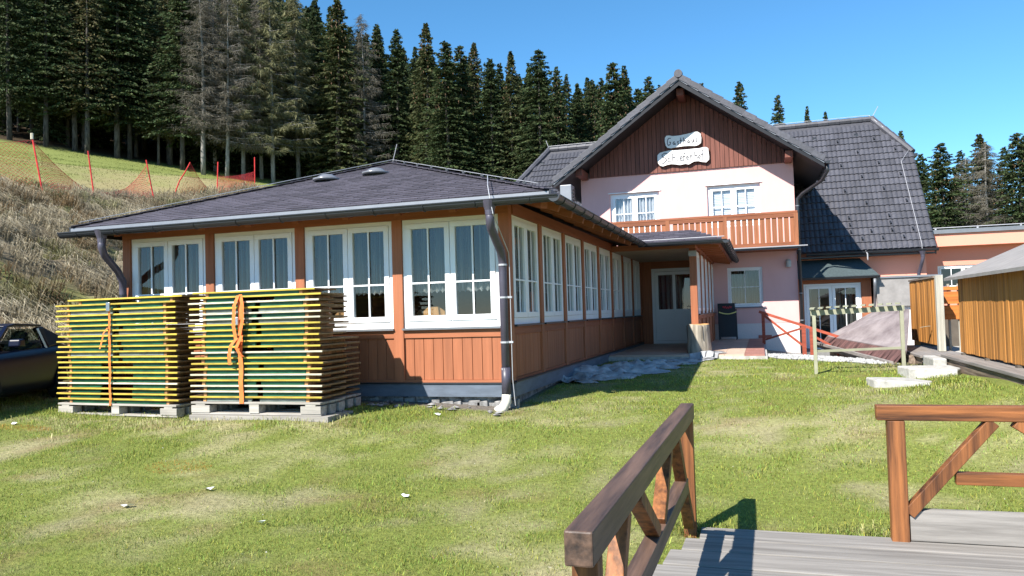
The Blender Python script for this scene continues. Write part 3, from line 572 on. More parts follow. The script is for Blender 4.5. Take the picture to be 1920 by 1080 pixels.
for i in range(5):
    a,b=yy[i]+.05,yy[i+1]-.05
    if i: MB().box(-1.43,-1.29,yy[i]-.05,yy[i]+.05,.70,3.0).build('post','stain_z',PV)
    n=9; bw=(yy[i+1]-yy[i]-.1)/n
    for k in range(n): MB().box(-1.40,-1.32,a+k*bw+.004,a+(k+1)*bw-.004,.70,1.42).build('wall_board','stain_z',PV,bevel=.004)
    MB().box(-1.42,-1.285,a,b,1.42,1.50).build('sill_rail','stain_y',PV); MB().box(-1.42,-1.25,a,b,1.503,1.525).build('window_sill','anthracite',PV)
    window(PV,(-1.33,a,1.527),(0,1,0),(1,0,0),b-a,1.44,hs=(.4,))
MB().box(-1.44,-1.28,17.3,24.40,3.0,3.12).build('header_beam','stain_y',PV); MB().box(XR+.02,-1.28,17.18,17.3,2.98,3.10).build('header_beam','stain_x',PV)
MB().box(XR+.02,-1.44,17.3,24.3,2.99,3.01).build('porch_ceiling','cream',PV)
pe=3.09; X1,Y1=-.69,16.62; hx,hy,ht=-1.42,17.5,3.40
mb=MB(); P=[(-2.45,Y1,pe),(X1,Y1,pe),(X1,24.38,pe),(hx,24.38,ht),(hx,hy,ht),(-2.9,hy,ht),(-3.0,24.38,ht)]
mb.add(P+[(p[0],p[1],p[2]-.05) for p in P],[(0,1,4,5),(1,2,3,4),(5,4,3,6),(7,12,11,8),(8,11,10,9),(0,7,8,1),(1,8,9,2)]); PR=mb.build('porch_roof','slate',PV)
mb=MB()
sp=Vector((0,hy-Y1,ht-pe)); spl=sp.length; sp.normalize(); npv=Vector((0,-sp.z,sp.y)); r=0
while r*.142<spl-.03:
    s=r*.142; f_=s/spl; a,b=-2.45-.45*f_,X1+(hx-X1)*f_; u=a-(tabw/2 if r%2 else 0)
    while u<b:
        u0,u1=max(u,a),min(u+tabw,b)
        if u1-u0>.04:
            p=Vector((u0,Y1,pe))+sp*s; w_=u1-u0-.01; hh=min(.165,spl-s)
            m2=MB(); m2.add([p+Vector((1,0,0))*c[0]+sp*c[1]+npv*c[2] for c in[(0,0,.016),(w_,0,.016),(w_,hh,.003),(0,hh,.003),(0,0,.004),(w_,0,.004)]],[(0,1,2,3),(4,5,1,0),(0,3,4),(1,5,2)]); m2.build('shingle','slate',PR)
        u+=tabw
    r+=1
gutter((-2.42,Y1-.08,pe-.03),(X1+.1,Y1-.08,pe-.03),.07,'gutter',PV,step=.8,out=(0,-1,0)); gutter((X1+.08,Y1-.15,pe-.03),(X1+.08,24.2,pe-.03),.07,'gutter',PV,step=.6,out=(1,0,0))
MB().prism([(X1-.05,Y1+.06,pe-.06),(X1-.05,24.3,pe-.06),(-1.28,24.3,pe+.02),(-1.28,17.3,pe+.02)],(0,0,-.02)).build('soffit','stain_y',PV)
for i in range(10): y=17.3+i*.75; MB().bar((X1-.1,y,pe-.10),(-1.28,y,pe-.02),.08,.08).build('rafter','stain_x',PV)
MB().tube([(-2.6,Y1+.35,pe+.18),(-2.45,Y1+.05,pe+.06),(-2.3,Y1-.09,pe+.04),(X1+.05,Y1-.09,pe+.045)],.008,5).build('lightning_wire','wire',PV)
MB().box(-1.44,-1.27,17.24,17.325,2.80,2.92).build('porch_lamp','lampbody',PV)
# interior furniture seen dimly through the glass
def table(x,y,lab):
    t=empty('dining_table',(0,0,0),lab,'table','tables inside the pavilion'); MB().box(-.6,.6,-.4,.4,.72,.76).build('table_top','raw_z',t); MB().box(-.3,.3,-.42,.42,.765,.772).build('table_runner','lace',t)
    for a in(-.5,.5):
        for b in(-.32,.32): MB().box(a-.03,a+.03,b-.03,b+.03,0,.72).build('leg','raw_z',t)
    t.location=(x,y,.76); return t
def chair(x,y,rz,lab):
    c=empty('dining_chair',(0,0,0),lab,'chair','chairs inside the pavilion'); MB().box(-.21,.21,-.21,.21,.43,.47).build('seat','raw_z',c,bevel=.01)
    MB().prism([(-.2,.19,.47),(.2,.19,.47),(.17,.22,.95),(.08,.23,1.02),(-.08,.23,1.02),(-.17,.22,.95)],(0,.03,0)).build('backrest','raw_z',c)
    for a in(-.18,.18):
        for b in(-.18,.18): MB().box(a-.02,a+.02,b-.02,b+.02,0,.43).build('leg','raw_z',c)
    c.location=(x,y,.76); c.rotation_euler=(0,0,rz)
for i,x in enumerate((-8.6,-7.0,-5.5,-4.1)):
    od=['first','second','third','fourth'][i]
    table(x,10.75,'wooden dining table behind the %s front window'%od); chair(x-.25,10.15+.05,math.pi,'wooden chair backed to the %s front window'%od); chair(x+.3,11.35,0,'wooden chair on the far side behind the %s front window'%od)

# ---------------------------------------------------------------- guesthouse
YW=24.44
GH=empty('guesthouse',(-2.1,YW,.5),'pink two storey guesthouse with dark tiled roofs and boarded gable','building')
def wall(name,m,x0,x1,z0,z1,y0,y1,ops,par):
    us=sorted({x0,x1,*[a for o in ops for a in o[:2]]}); zs=sorted({z0,z1,*[a for o in ops for a in o[2:]]}); mb=MB()
    for i in range(len(us)-1):
        for j in range(len(zs)-1):
            cx,cz=(us[i]+us[i+1])/2,(zs[j]+zs[j+1])/2
            if not any(o[0]<cx<o[1] and o[2]<cz<o[3] for o in ops): mb.box(us[i],us[i+1],y0,y1,zs[j],zs[j+1])
    return mb.build(name,m,par)
OP=[(-4.44,-2.88,4.12,5.39),(-1.41,.15,4.12,5.42),(-.90,.12,1.66,2.86)]
wall('front_wall','plaster',-5.37,1.12,1.15,6.05,YW,YW+.3,OP,GH)
MB().box(-5.36,1.11,YW+.01,YW+.3,-.1,1.15).build('plinth','plaster_base',GH)
MB().box(-.06,.32,YW-.006,YW+.01,.70,.79).build('vent_patch','brickred',GH)
MB().box(-5.37,-5.07,YW+.3,29,0,6.05).build('side_wall','plaster',GH); MB().box(.82,1.12,YW+.3,28,-.1,6.05).build('side_wall','plaster',GH)
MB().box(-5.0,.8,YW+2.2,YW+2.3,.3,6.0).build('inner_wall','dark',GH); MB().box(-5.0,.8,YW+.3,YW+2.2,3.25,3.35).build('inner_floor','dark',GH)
for o in OP[:2]:
    window(GH,(o[0],YW+.09,o[2]),(1,0,0),(0,-1,0),o[1]-o[0],o[3]-o[2],hs=(.48,),sw=.085,fw=.075,g='glass2',mun=.028)
    MB().box(o[0]-.05,o[1]+.06,YW-.03,YW+.09,o[3]+.004,o[3]+.03).build('lintel_trim','white',GH)
for i in range(24):
    z=4.22+i*.05; MB().box(-1.33,.07,YW+.165,YW+.172,z,z+.042).build('blind_slat','blind',GH)
curtain((-4.34,YW+.2,0),(1,0,0),(0,-1,0),1.38,5.32,4.18,.035,'pale net curtain in the upper left gable window',group='gable curtains',lace=False,folds=14,m='netwhite')
o=OP[2]; window(GH,(o[0],YW+.06,o[2]),(1,0,0),(0,-1,0),o[1]-o[0],o[3]-o[2],sashes=1,hs=(.5,),sw=.05,fw=.05,mun=.016)
MB().box(o[0]-.05,o[1]+.07,YW-.06,YW+.06,o[2]-.035,o[2]-.004).build('window_sill','bluegrey',GH)
curtain((-.85,YW+.2,0),(1,0,0),(0,-1,0),.92,2.8,1.75,-.06,'net curtain in the ground floor window beside the porch',group='gable curtains',lace=False,folds=11)
# gable boards
AX,AZ,HW_,EZ2,TG=-2.04,8.60,3.93,5.77,(8.60-5.77)/3.93
MB().prism([(-5.2,YW-.02,5.95),(1.0,YW-.02,5.95),(1.0,YW-.02,6.05),(AX,YW-.02,8.3),(-5.2,YW-.02,6.05)],(0,.3,0)).build('gable_backing','dark',GH)
x=-5.07; bw=.1365
while x<.86:
    za=lambda xx:AZ-.17-abs(xx-AX)*TG
    x1=min(x+bw-.013,.87); off=random.uniform(0,.004)
    pts=[(x,YW-.05-off,5.95),(x1,YW-.05-off,5.95),(x1,YW-.05-off,za(x1))]+([(AX,YW-.05-off,za(AX))] if x<AX<x1 else [])+[(x,YW-.05-off,za(x))]
    MB().prism(pts,(0,.028,0)).build('gable_board','gable_board',GH); x+=bw
# gable roof
YV=23.24
for s in(-1,1):
    e=(AX+s*HW_,YV,EZ2); a=(AX,YV,AZ); mb=MB(); t=.16
    mb.prism([a,e,(e[0],YV,e[2]-t),(AX,YV,AZ-t*1.2)],(0,7.4,0)); rf=mb.build('gable_roof','anthracite',GH)
    MB().prism([(AX,YV-.03,AZ-.10),(e[0],YV-.03,e[2]-.10),(e[0],YV-.03,e[2]-.25),(AX,YV-.03,AZ-.29)],(0,.028,0)).build('barge_board','barge',rf)
    MB().bar((AX,YV-.05,AZ-.125),(e[0],YV-.05,e[2]-.125),.012,.022).build('verge_trim','zinc',rf)
    n=13
    for i in range(n):
        p=Vector(a)+(Vector(e)-Vector(a))*(i/n); q=Vector(a)+(Vector(e)-Vector(a))*((i+1.06)/n); d=(q-p)
        nn=Vector((-d.z*s,0,d.x*s)).normalized()
        MB().bar(p-nn*.025+Vector((0,.05,0)),q+nn*.005+Vector((0,.05,0)),.26,.17,up=nn).build('verge_tile','tile',rf,bevel=.012)
    # plain tile courses behind the verge
    mb=MB()
    for i in range(n):
        p=Vector(a)+(Vector(e)-Vector(a))*(i/n); q=Vector(a)+(Vector(e)-Vector(a))*((i+1.03)/n); d=(q-p); nn=Vector((-d.z*s,0,d.x*s)).normalized()
        for k in range(23): mb.bar(p+nn*.02+Vector((0,.5+k*.3,0)),q+nn*.045+Vector((0,.5+k*.3,0)),.285,.02,up=nn)
    mb.build('tile_rows','tile',rf,kind='stuff')
    # soffit lining and gutter
    gutter((e[0]+s*.08,YV-.05,EZ2-.08),(e[0]+s*.08,YV+(3.2 if s>0 else 7),EZ2-.08),.075,'gutter',GH,step=.8,out=(s,0,0))
MB().lathe([(.12,-.10),(.13,0),(.12,.0)],(AX,YV-.0,AZ+.05),16,ax='y').build('ridge_end_cap','tile',GH)
for i in range(18): MB().tube([(AX,YV-.08+i*.4,AZ+.05),(AX,YV+.36+i*.4,AZ+.035)],[.125,.11],8).build('ridge_tile','tile',GH)
for (x,z) in((-5.22,6.0),(.98,6.02),(AX,8.18)): MB().box(x-.11,x+.11,YV+.25,YW+.05,z-.1,z+.12).build('purlin_end','gable_board',GH,bevel=.02)
# downpipe at right corner
p=MB().tube([(1.97,YV+.1,EZ2-.15),(1.97,YV+.12,EZ2-.35),(1.85,YV+.4,EZ2-.55),(1.35,YW-.15,EZ2-.80),(1.20,YW-.10,EZ2-.95),(1.185,YW-.10,EZ2-1.2),(1.185,YW-.10,.2)],.05,10).build('downpipe','anthracite',GH,smooth=True)
for z in(4.6,3.3,2.0,1.2): MB().lathe([(.056,z),(.056,z+.03)],(1.185,YW-.10,0),10).build('pipe_clamp','zinc',p)
# balcony
BY=23.1
BL=MB().box(-5.3,1.12,BY+.02,YW-.002,3.30,3.40).build('balcony','balcony_x',GH)
MB().box(-5.3,1.15,BY-.10,BY+.02,3.27,3.325).build('balcony_gutter','anthracite',BL); MB().tube([(-.7,BY-.13,3.33),(1.35,BY-.13,3.33)],.018,6).build('balcony_wire','wire',BL)
MB().box(-5.3,1.12,BY-.03,BY+.045,4.27,4.335).build('hand_rail','balcony_x',BL,bevel=.006); MB().box(-5.3,1.12,BY-.025,BY-.002,4.16,4.265).build('upper_rail','balcony_x',BL); MB().box(-5.3,1.12,BY-.025,BY-.002,3.345,3.46).build('lower_rail','balcony_x',BL)
for x in(-4.1,-2.5,-.86,1.07): MB().box(x-.055,x+.055,BY-.04,BY+.05,3.33,4.268).build('post','balcony_z',BL)
x=-5.28
while x<1.0:
    if min(abs(x+.06-q) for q in(-4.1,-2.5,-.86,1.07))>.08:
        MB().box(x,x+.128,BY+.0,BY+.02,3.40,4.20).build('slat','balcony_z',BL)
    x+=.163
for k in range(7): MB().box(1.09,1.11,BY+.1+k*.17,BY+.235+k*.17,3.42,4.26).build('slat','balcony_z',BL)
MB().box(1.06,1.13,BY+.05,YW,4.27,4.33).build('hand_rail','balcony_x',BL)
MB().lathe([(.03,0),(.075,.01),(.08,.18),(.05,.23)],(.87,YW-.12,2.80),12).build('wall_lamp','lampbody',GH)
# ---------------- main wing
PT=math.radians(50); ca,sa=math.cos(PT),math.sin(PT); WE,WZ=26.5,3.31; RZ2=8.34; WY=WE+(RZ2-WZ)/math.tan(PT); hz=6.8; hy_=WE+(hz-WZ)/math.tan(PT)
wr0,wr1,re0,re1=-9.12,5.24,-8.05,4.18
mb=MB(); P=[(wr0,WE,WZ),(wr1,WE,WZ),(wr1,hy_,hz),(re1,WY,RZ2),(re0,WY,RZ2),(wr0,hy_,hz),(wr1,2*WY-WE,WZ),(wr0,2*WY-WE,WZ),(wr1,2*WY-hy_,hz),(wr0,2*WY-hy_,hz)]
mb.add(P,[(0,1,2,3,4,5),(7,9,4,3,8,6),(2,8,3),(5,4,9)]); WR=mb.build('main_roof','tile',GH)
wall('wing_wall','salmon',1.12,5.05,-.1,3.4,WE+.55,WE+.85,[],GH); MB().prism([(5.05,WE+.56,-.1),(5.05,2*WY-WE-.6,-.1),(5.05,2*WY-WE-.6,3.2),(5.05,2*WY-hy_,hz-.15),(5.05,hy_,hz-.15),(5.05,WE+.56,3.3)],(-.3,0,0)).build('wing_gable_wall','salmon',GH)
wall('wing_wall','plaster',-9.0,-5.37,0,3.4,WE+.5,WE+.8,[],GH)
MB().prism([(wr1-.02,WE,WZ-.02),(wr1-.02,hy_,hz-.02),(wr1-.02,hy_,hz-.2),(wr1-.02,WE+.05,WZ-.2)],(.03,0,0)).build('barge_board','anthracite',GH)
MB().box(1.3,wr1,WE+.02,WE+.55,WZ-.16,WZ-.12).build('soffit','anthracite',GH)
# tile
tw,tl=.30,.33; prof=[]
for i in range(9): u=i/8; prof.append((u*tw*1.01,.028*abs(math.sin(u*2*math.pi))**.8*(1 if u<.999 else 1)))
vs=[(u,0,.052+h) for u,h in prof]+[(u,tl*1.12,.012+h) for u,h in prof]+[(u,0,.020+h*.5) for u,h in prof]
fs=[(i,i+1,10+i,9+i) for i in range(8)]+[(18+i,19+i,i+1,i) for i in range(8)]
tm=MB(); tm.add(vs,fs); to=tm.build('tileproto','tile'); tmesh2=to.data; tmesh2.name='roof_tile'; bpy.data.objects.remove(to)
S3=Vector((0,ca,sa)); N3=Vector((0,-sa,ca)); rest=MB(); cnt=0; LS=(RZ2-WZ)/sa; rows=int(LS/tl)
cells=[]
for r in range(rows):
    s=r*tl; z=WZ+(s+tl)*sa; k=max(0,(z-hz)/(RZ2-hz)); a=wr0+(re0-wr0)*k; b=wr1+(re1-wr1)*k
    c=wr1-tw
    while c>a-.05:
        if c+tw<=b+.12 and not(-5.5<c<1.0 and z<AZ-abs(c-AX)*TG-.2) and c>=a-.1: cells.append((c,r))
        c-=tw
cells.sort(key=lambda q:(q[0]<1.0,q[1]))
for c,r in cells:
    p=Vector((c,WE,WZ))+S3*(r*tl)
    if cnt<300:
        q=p-GH.location; mx=Matrix(((1,S3.x,N3.x,q.x),(0,S3.y,N3.y,q.y),(0,S3.z,N3.z,q.z),(0,0,0,1))); inst('roof_tile',tmesh2,WR,mx); cnt+=1
    else: rest.add([p+Vector((1,0,0))*u[0]+S3*u[1]+N3*u[2] for u in vs],fs)
if rest.v: rest.build('tile_rows','tile',WR,kind='stuff')
def caps(a,b,n,par):
    a=Vector(a);b=Vector(b);d=(b-a)/n
    for i in range(n): MB().tube([a+d*i,a+d*(i+1.1)],[.105,.12],8).build('ridge_tile','tile',par)
caps((re0,WY,RZ2+.05),(re1,WY,RZ2+.05),32,WR); caps((wr1,hy_,hz+.04),(re1,WY,RZ2+.05),6,WR); caps((wr0,hy_,hz+.04),(re0,WY,RZ2+.05),6,WR)
MB().box(wr1-.02,wr1+.14,hy_-.05,2*WY-hy_,hz-.12,hz-.02).build('hip_gutter','anthracite',WR)
hm=MB(); hm.add([(-.02,0,.05),(.02,0,.05),(.02,.18,.05),(-.02,.18,.05),(-.03,-.01,.13),(.03,-.01,.13)],[(0,1,2,3),(0,1,5,4),(2,3,4,5)]); ho=hm.build('hookproto','anthracite'); hmesh=ho.data; hmesh.name='snow_hook'; bpy.data.objects.remove(ho)
for r in range(1,17):
    st=.6 if r<3 else 1.2; x=1.7+(st/2 if r%2 else 0)
    if r>3 and r%2: continue
    xx=x+(.6 if (r//2)%2 else 0)
    while xx<wr1-.35-max(0,(WZ+r*tl*sa-hz))*.7:
        q=Vector((xx,WE,WZ))+S3*(r*tl+.06)-GH.location; inst('snow_hook',hmesh,WR,Matrix(((1,S3.x,N3.x,q.x),(0,S3.y,N3.y,q.y),(0,S3.z,N3.z,q.z+.01),(0,0,0,1)))); xx+=st
for x in(2.15,3.55,-8.2):
    q=Vector((x,WE,WZ))+S3*(17*tl); m2=MB(); m2.prism([q+Vector((-.09,0,.02)),q+Vector((.09,0,.02)),q+Vector((.06,-.0,.15)),q+Vector((-.06,0,.15))],(0,.2,.1)); m2.build('vent_tile','anthracite',WR)
wp=[Vector((re1-.1,WY,RZ2+.2)),Vector((wr1-.1,hy_,hz+.15)),Vector((wr1-.45,WE,WZ))+S3*(4)+N3*.14,Vector((wr1-.4,WE,WZ))+S3*.05+N3*.13,Vector((wr1-.4,WE-.1,WZ-.25))]
MB().tube(wp,.008,5).build('lightning_wire','wire',WR); MB().tube([(re0,WY,RZ2+.2),(re1-.1,WY,RZ2+.2)],.008,5).build('lightning_wire','wire',WR)
MB().tube([(re1,WY,RZ2+.1),(re1+.22,WY,RZ2+.5)],.012,5).build('lightning_rod','wire',WR); MB().tube([(re0,WY,RZ2+.1),(re0-.12,WY,RZ2+.45)],.012,5).build('lightning_rod','wire',WR)
gutter((1.5,WE-.07,WZ-.03),(wr1+.05,WE-.07,WZ-.03),.07,'gutter',GH,step=.9,out=(0,-1,0))
p=MB().tube([(4.85,WE-.07,WZ-.1),(4.85,WE-.07,WZ-.3),(4.83,WE+.1,WZ-.5),(4.80,WE+.40,WZ-.75),(4.80,WE+.44,WZ-.95),(4.80,WE+.44,.3)],.055,10).build('downpipe','pipe',GH,smooth=True)
MB().lathe([(.06,-.18),(.065,-.12),(.11,0)],(4.85,WE-.07,WZ-.09),12).build('hopper','pipe',p); MB().lathe([(.06,2.2),(.06,2.23)],(4.80,WE+.44,0),10).build('pipe_clamp','wire',p)
# patio bay with small roof
MB().box(1.13,1.34,26.0,WE+.55,-.1,2.5).build('bay_post','stain_z',GH); MB().box(3.02,3.30,26.0,26.3,-.1,2.5).build('bay_post','stain_z',GH); MB().box(1.34,3.02,26.02,26.25,2.32,2.52).build('bay_lintel','stain_x',GH); MB().box(3.02,3.28,26.3,WE+.55,-.1,2.5).build('bay_wall','stain_z',GH)
window(GH,(1.35,26.03,.15),(1,0,0),(0,-1,0),1.66,2.16,hs=(),sw=.09,fw=.06,name='patio_door')
curtain((2.2,26.2,0),(1,0,0),(0,-1,0),.75,2.2,.3,-.05,'white curtain in the right half of the patio door',group='patio curtains',lace=False,folds=7); curtain((1.42,26.2,0),(1,0,0),(0,-1,0),.18,2.2,.3,-.05,'gathered white curtain at the left of the patio door',group='patio curtains',lace=False,folds=3)
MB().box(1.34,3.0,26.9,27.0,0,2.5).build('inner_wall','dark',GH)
mb=MB(); P=[(1.14,25.55,2.52),(3.48,25.55,2.52),(3.12,WE+.5,3.12),(1.14,WE+.5,3.12),(3.48,WE+.5,2.52)]; mb.add(P+[(q[0],q[1],q[2]-.05) for q in P],[(0,1,2,3),(1,4,2),(5,8,7,6),(0,5,6,1),(1,6,9,4)]); br=mb.build('bay_roof','mossroof',GH)
gutter((1.3,25.48,2.48),(3.5,25.48,2.48),.06,'gutter',GH,step=.8,out=(0,-1,0)); MB().tube([(3.35,25.5,2.4),(3.35,25.5,2.2),(3.38,25.8,1.9),(3.40,26.1,1.6),(3.4,26.1,.3)],.045,8).build('downpipe','zinc',GH,smooth=True)
mb=MB(); mb.tube([(3.25,26.45,3.3),(3.28,26.3,3.2),(3.27,26.25,3.0)],.02,6); mb.build('bay_wire','wire',GH)
# slate clad lean-to beside the bay
mb=MB()
for k in range(9): z=1.55+k*.095; mb.box(3.42,5.2,25.75-.012*(9-k)*.6,25.80,z,z+.10)
mb.build('slate_courses','canvas',GH); MB().box(3.42,5.2,25.8,27.0,-.1,2.40).build('lean_to_wall','plaster_base',GH); MB().box(3.40,5.22,25.70,27.04,2.405,2.46).build('lean_to_cap','zinc',GH)
# grey box vent behind pavilion roof
vb=empty('vent_box',(-5.25,22.3,3.4),'light grey sheet metal vent box behind the pavilion roof','vent'); MB().box(-5.50,-5.15,22.1,22.5,3.6,5.42).build('casing','zinc',vb,bevel=.02)
for k in range(5): MB().box(-5.149,-5.12,22.15,22.45,4.85+k*.1,4.90+k*.1).build('louvre','anthracite',vb)
# ---------------- signs
def px3(poly,y): return [at(1210+a/9.82,220+b/9.82,y=y) for a,b in poly]
S1=[(355,380),(385,340),(440,335),(500,347),(600,337),(650,330),(760,305),(830,290),(900,265),(970,265),(1020,300),(1035,380),(1030,470),(985,510),(920,530),(800,528),(700,535),(560,555),(470,575),(400,565),(370,520),(355,450)]
S2_=[(215,700),(260,655),(340,630),(460,605),(520,612),(640,600),(780,590),(900,575),(1000,570),(1060,550),(1120,545),(1165,570),(1170,640),(1182,720),(1180,780),(1130,830),(1060,825),(980,808),(900,815),(830,855),(800,872),(740,860),(640,882),(560,870),(470,865),(400,880),(320,908),(265,895),(230,850),(215,780)]
L1=[[(470,385),(430,387),(410,420),(405,480),(420,518),(455,503),(467,460),(440,457)],[(540,450),(515,457),(510,490),(530,502),(545,470),(552,505)],[(615,440),(590,450),(600,470),(615,490),(593,502)],[(650,375),(653,492)],[(632,428),(678,420)],[(705,375),(706,487)],[(706,445),(728,420),(745,440),(750,482)],[(802,415),(777,427),(777,460),(795,468),(808,432),(817,472)],[(850,405),(856,452),(876,460),(890,402),(898,457)],[(952,385),(925,400),(946,425),(944,450),(918,458)]]
L2=[[(402,668),(350,665),(303,692),(322,732),(382,757),(392,792),(352,832),(308,858)],[(458,745),(425,752),(413,787),(430,818),(472,815)],[(498,662),(505,812)],[(505,748),(538,725),(552,812)],[(580,730),(587,808)],[(578,695),(583,705)],[(640,762),(682,742),(665,713),(640,730),(645,792),(692,787)],[(738,655),(710,667),(705,802)],[(688,722),(742,712)],[(760,752),(797,737),(780,703),(757,730),(765,782),(802,777)],[(830,688),(838,778)],[(835,722),(867,690)],[(905,635),(916,772)],[(911,707),(945,690),(957,762)],[(985,698),(974,740),(995,757),(1012,722),(1002,690),(985,698)],[(1078,595),(1046,602),(1045,795)],[(1022,684),(1074,672)]]
for k,(poly,lets,lab) in enumerate(((S1,L1,'white wavy wooden board reading Gasthaus, the upper gable sign'),(S2_,L2,'white wavy wooden board reading Schieferhof, the lower and wider gable sign'))):
    c=np.mean(px3(poly,24.3),0); sg=empty('name_board',c,lab,'sign','gable name boards')
    MB().prism(px3(poly,24.30),(0,.05,0)).build('edge','sign_edge',sg); MB().prism([c+(np.array(q)-c)*.985+np.array([0,0,.004]) for q in px3(poly,24.285)],(0,.0145,0)).build('board','sign',sg)
    for stz in lets:
        q=px3(stz,24.281); mb=MB()
        for i in range(len(q)-1): mb.bar(q[i],q[i+1],.010,.022 if k else .024,up=(0,0,1) if abs(q[i+1][2]-q[i][2])<abs(q[i+1][0]-q[i][0]) else (1,0,0))
        mb.build('letter_stroke','ink',sg)
    MB().box(c[0]-.1,c[0]+.1,24.349,24.40,c[2]-.06,c[2]+.06).build('mount','sign_edge',sg)
# ---------------- flat roofed annex
AN=empty('flat_roofed_annex',(8.5,28,.3),'salmon flat roofed annex right of the tiled wing','building')
wall('wall','salmon',5.06,14.0,-.2,3.4,28.0,28.3,[(5.55,7.7,2.05,2.80)],AN); MB().box(5.06,14.05,27.55,34,3.4,3.80).build('roof_band','salmon',AN); MB().box(5.0,14.1,27.48,34,3.803,3.93).build('roof_edge','zinc',AN)
for x in range(6): MB().box(5.5+x*1.2,5.55+x*1.2,27.9,27.95,3.93,4.02).build('wire_post','wire',AN)
MB().tube([(5.0,27.9,4.02),(14,27.9,4.02)],.015,5).build('lightning_wire','wire',AN)
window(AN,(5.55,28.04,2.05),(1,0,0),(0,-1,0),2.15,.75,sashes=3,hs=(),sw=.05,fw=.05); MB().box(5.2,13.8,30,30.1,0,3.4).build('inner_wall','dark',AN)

# ---------------------------------------------------------------- porch floor and things on it
PF=MB().box(-3.12,.12,16.38,24.43,.2,.655).build('porch_slab','concrete'); tag(PF,'raised tiled porch slab before the entrance','porch floor',kind='structure')
tx=np.arange(-3.11,.0,.398); ty=np.arange(16.39,24.3,.40)
for i,x in enumerate(tx):
    for j,y in enumerate(ty):
        x1=min(x+.392,.118)
        o=MB().box(x,x1,y,y+.394,.656,.692+random.uniform(0,.002)).build('floor_tile','tile_red' if i>=len(tx)-1 else 'tile_floor',PF)
mb=MB(); prof=[]; n=22
for zi,z in enumerate((.692,.78,.95,1.15,1.28,1.305)):
    for k in range(n):
        a=2*math.pi*k/n; r=.235+.02*math.sin(3*a+1)+.012*math.sin(7*a)+(.02 if z<.8 else 0)-.02*(1-abs(z-1.0))*0+random.uniform(-.006,.006); r*=(1 if zi<5 else .96)
        prof.append((-1.285+r*math.cos(a)+(-.015*(z-.69)),17.06+r*math.sin(a),z+(.015*math.sin(2*a) if zi>=4 else 0)))
fs=[(i*n+k,i*n+(k+1)%n,(i+1)*n+(k+1)%n,(i+1)*n+k) for i in range(5) for k in range(n)]
st=empty('tree_stump',(-1.285,17.06,.692),'upright weathered log stump in front of the porch post','stump'); b=MB().add(prof,fs).build('bark','stump',st,smooth=True)
MB().add(prof[-n:],[tuple(range(n))]).build('cut_face','raw_z',st)
for a in(3.9,4.5,5.2): MB().bar((-1.285+.238*math.cos(a),17.06+.238*math.sin(a),1.0),(-1.295+.232*math.cos(a+.04),17.06+.232*math.sin(a+.04),1.28),.012,.012).build('crack','dark',st)
# crumpled tarpaulin
n1,n2=150,46
cpts=[at(1072,722,z=.47),at(1120,712,z=.49),at(1180,700,z=.52),at(1225,690,z=.55),at(1285,680,z=.58),at(1350,671,z=.60)]; wid=[.45,1.25,1.5,1.2,.75,.3]
P=[]
for i in range(n1):
    t=i/(n1-1)*(len(cpts)-1); k=min(int(t),len(cpts)-2); f_=t-k; c=cpts[k]*(1-f_)+cpts[k+1]*f_; w_=wid[k]*(1-f_)+wid[k+1]*f_
    d=cpts[k+1]-cpts[k]; d/=np.linalg.norm(d[:2]); nn=np.array([-d[1],d[0],0])
    for j in range(n2):
        s=j/(n2-1)-.38; e=math.sin(math.pi*j/(n2-1)); P.append(c+nn*(s*w_*(1+.25*math.sin(i*.23)+.1*math.sin(i*.7)))+np.array([.06*math.sin(j*.9+i*.3),.05*math.sin(i*.5),0]))
P=np.array(P); gzv=ground(P[:,0],P[:,1]); ee=np.tile(np.sin(np.pi*np.linspace(0,1,n2))**.5,n1)
h=np.abs(fbm(P[:,0]*1.0+P[:,1]*.5,P[:,1]-P[:,0]*.4,.5,81)-.45)*.5+np.abs(fbm(P[:,0],P[:,1],.24,83)-.5)*.12
onp=(P[:,0]>-3.12)&(P[:,0]<.12)&(P[:,1]>16.38); P[:,2]=np.where(onp,np.maximum(gzv,.70),gzv)+.012+h*ee*np.repeat(np.interp(np.linspace(0,1,n1),[0,.6,.75,1],[1,1,.55,.3]),n2)
I=np.arange(n1*n2).reshape(n1,n2); Fq=np.c_[I[:-1,:-1].ravel(),I[:-1,1:].ravel(),I[1:,1:].ravel(),I[1:,:-1].ravel()]
tag(mesh_np('tarpaulin',P,Fq,'tarp',smooth=True),'crumpled dirty white tarpaulin lying on the lawn along the pavilion','tarpaulin')
# black board beside the window
ab=empty('advertising_board',(-.93,23.9,.692),'black standing advertising board with red script by the porch','sign board')
MB().prism([(-1.18,23.72,.78),(-.64,23.72,.78),(-.70,23.93,1.78),(-1.20,23.93,1.78)],(0,.03,0)).build('board','black',ab)
for x in(-1.16,-.67): MB().bar((x,23.70,.692),(x,23.9,1.5),.03,.03).build('leg','black',ab); MB().bar((x,24.25,.692),(x,23.96,1.6),.03,.03).build('leg','black',ab)
MB().tube([(-1.16+.5*t,23.862+.0*t,1.52-.06*math.sin(math.pi*t)) for t in[i/10 for i in range(11)]],.016,6).build('yellow_curve','yellowink',ab)
pts=[]
for i in range(40): t=i/39; pts.append((-1.05+.26*t,23.885,1.655+.028*math.sin(t*26)+.012*math.sin(t*9)))
MB().tube(pts,.011,5).build('red_script','redink',ab)
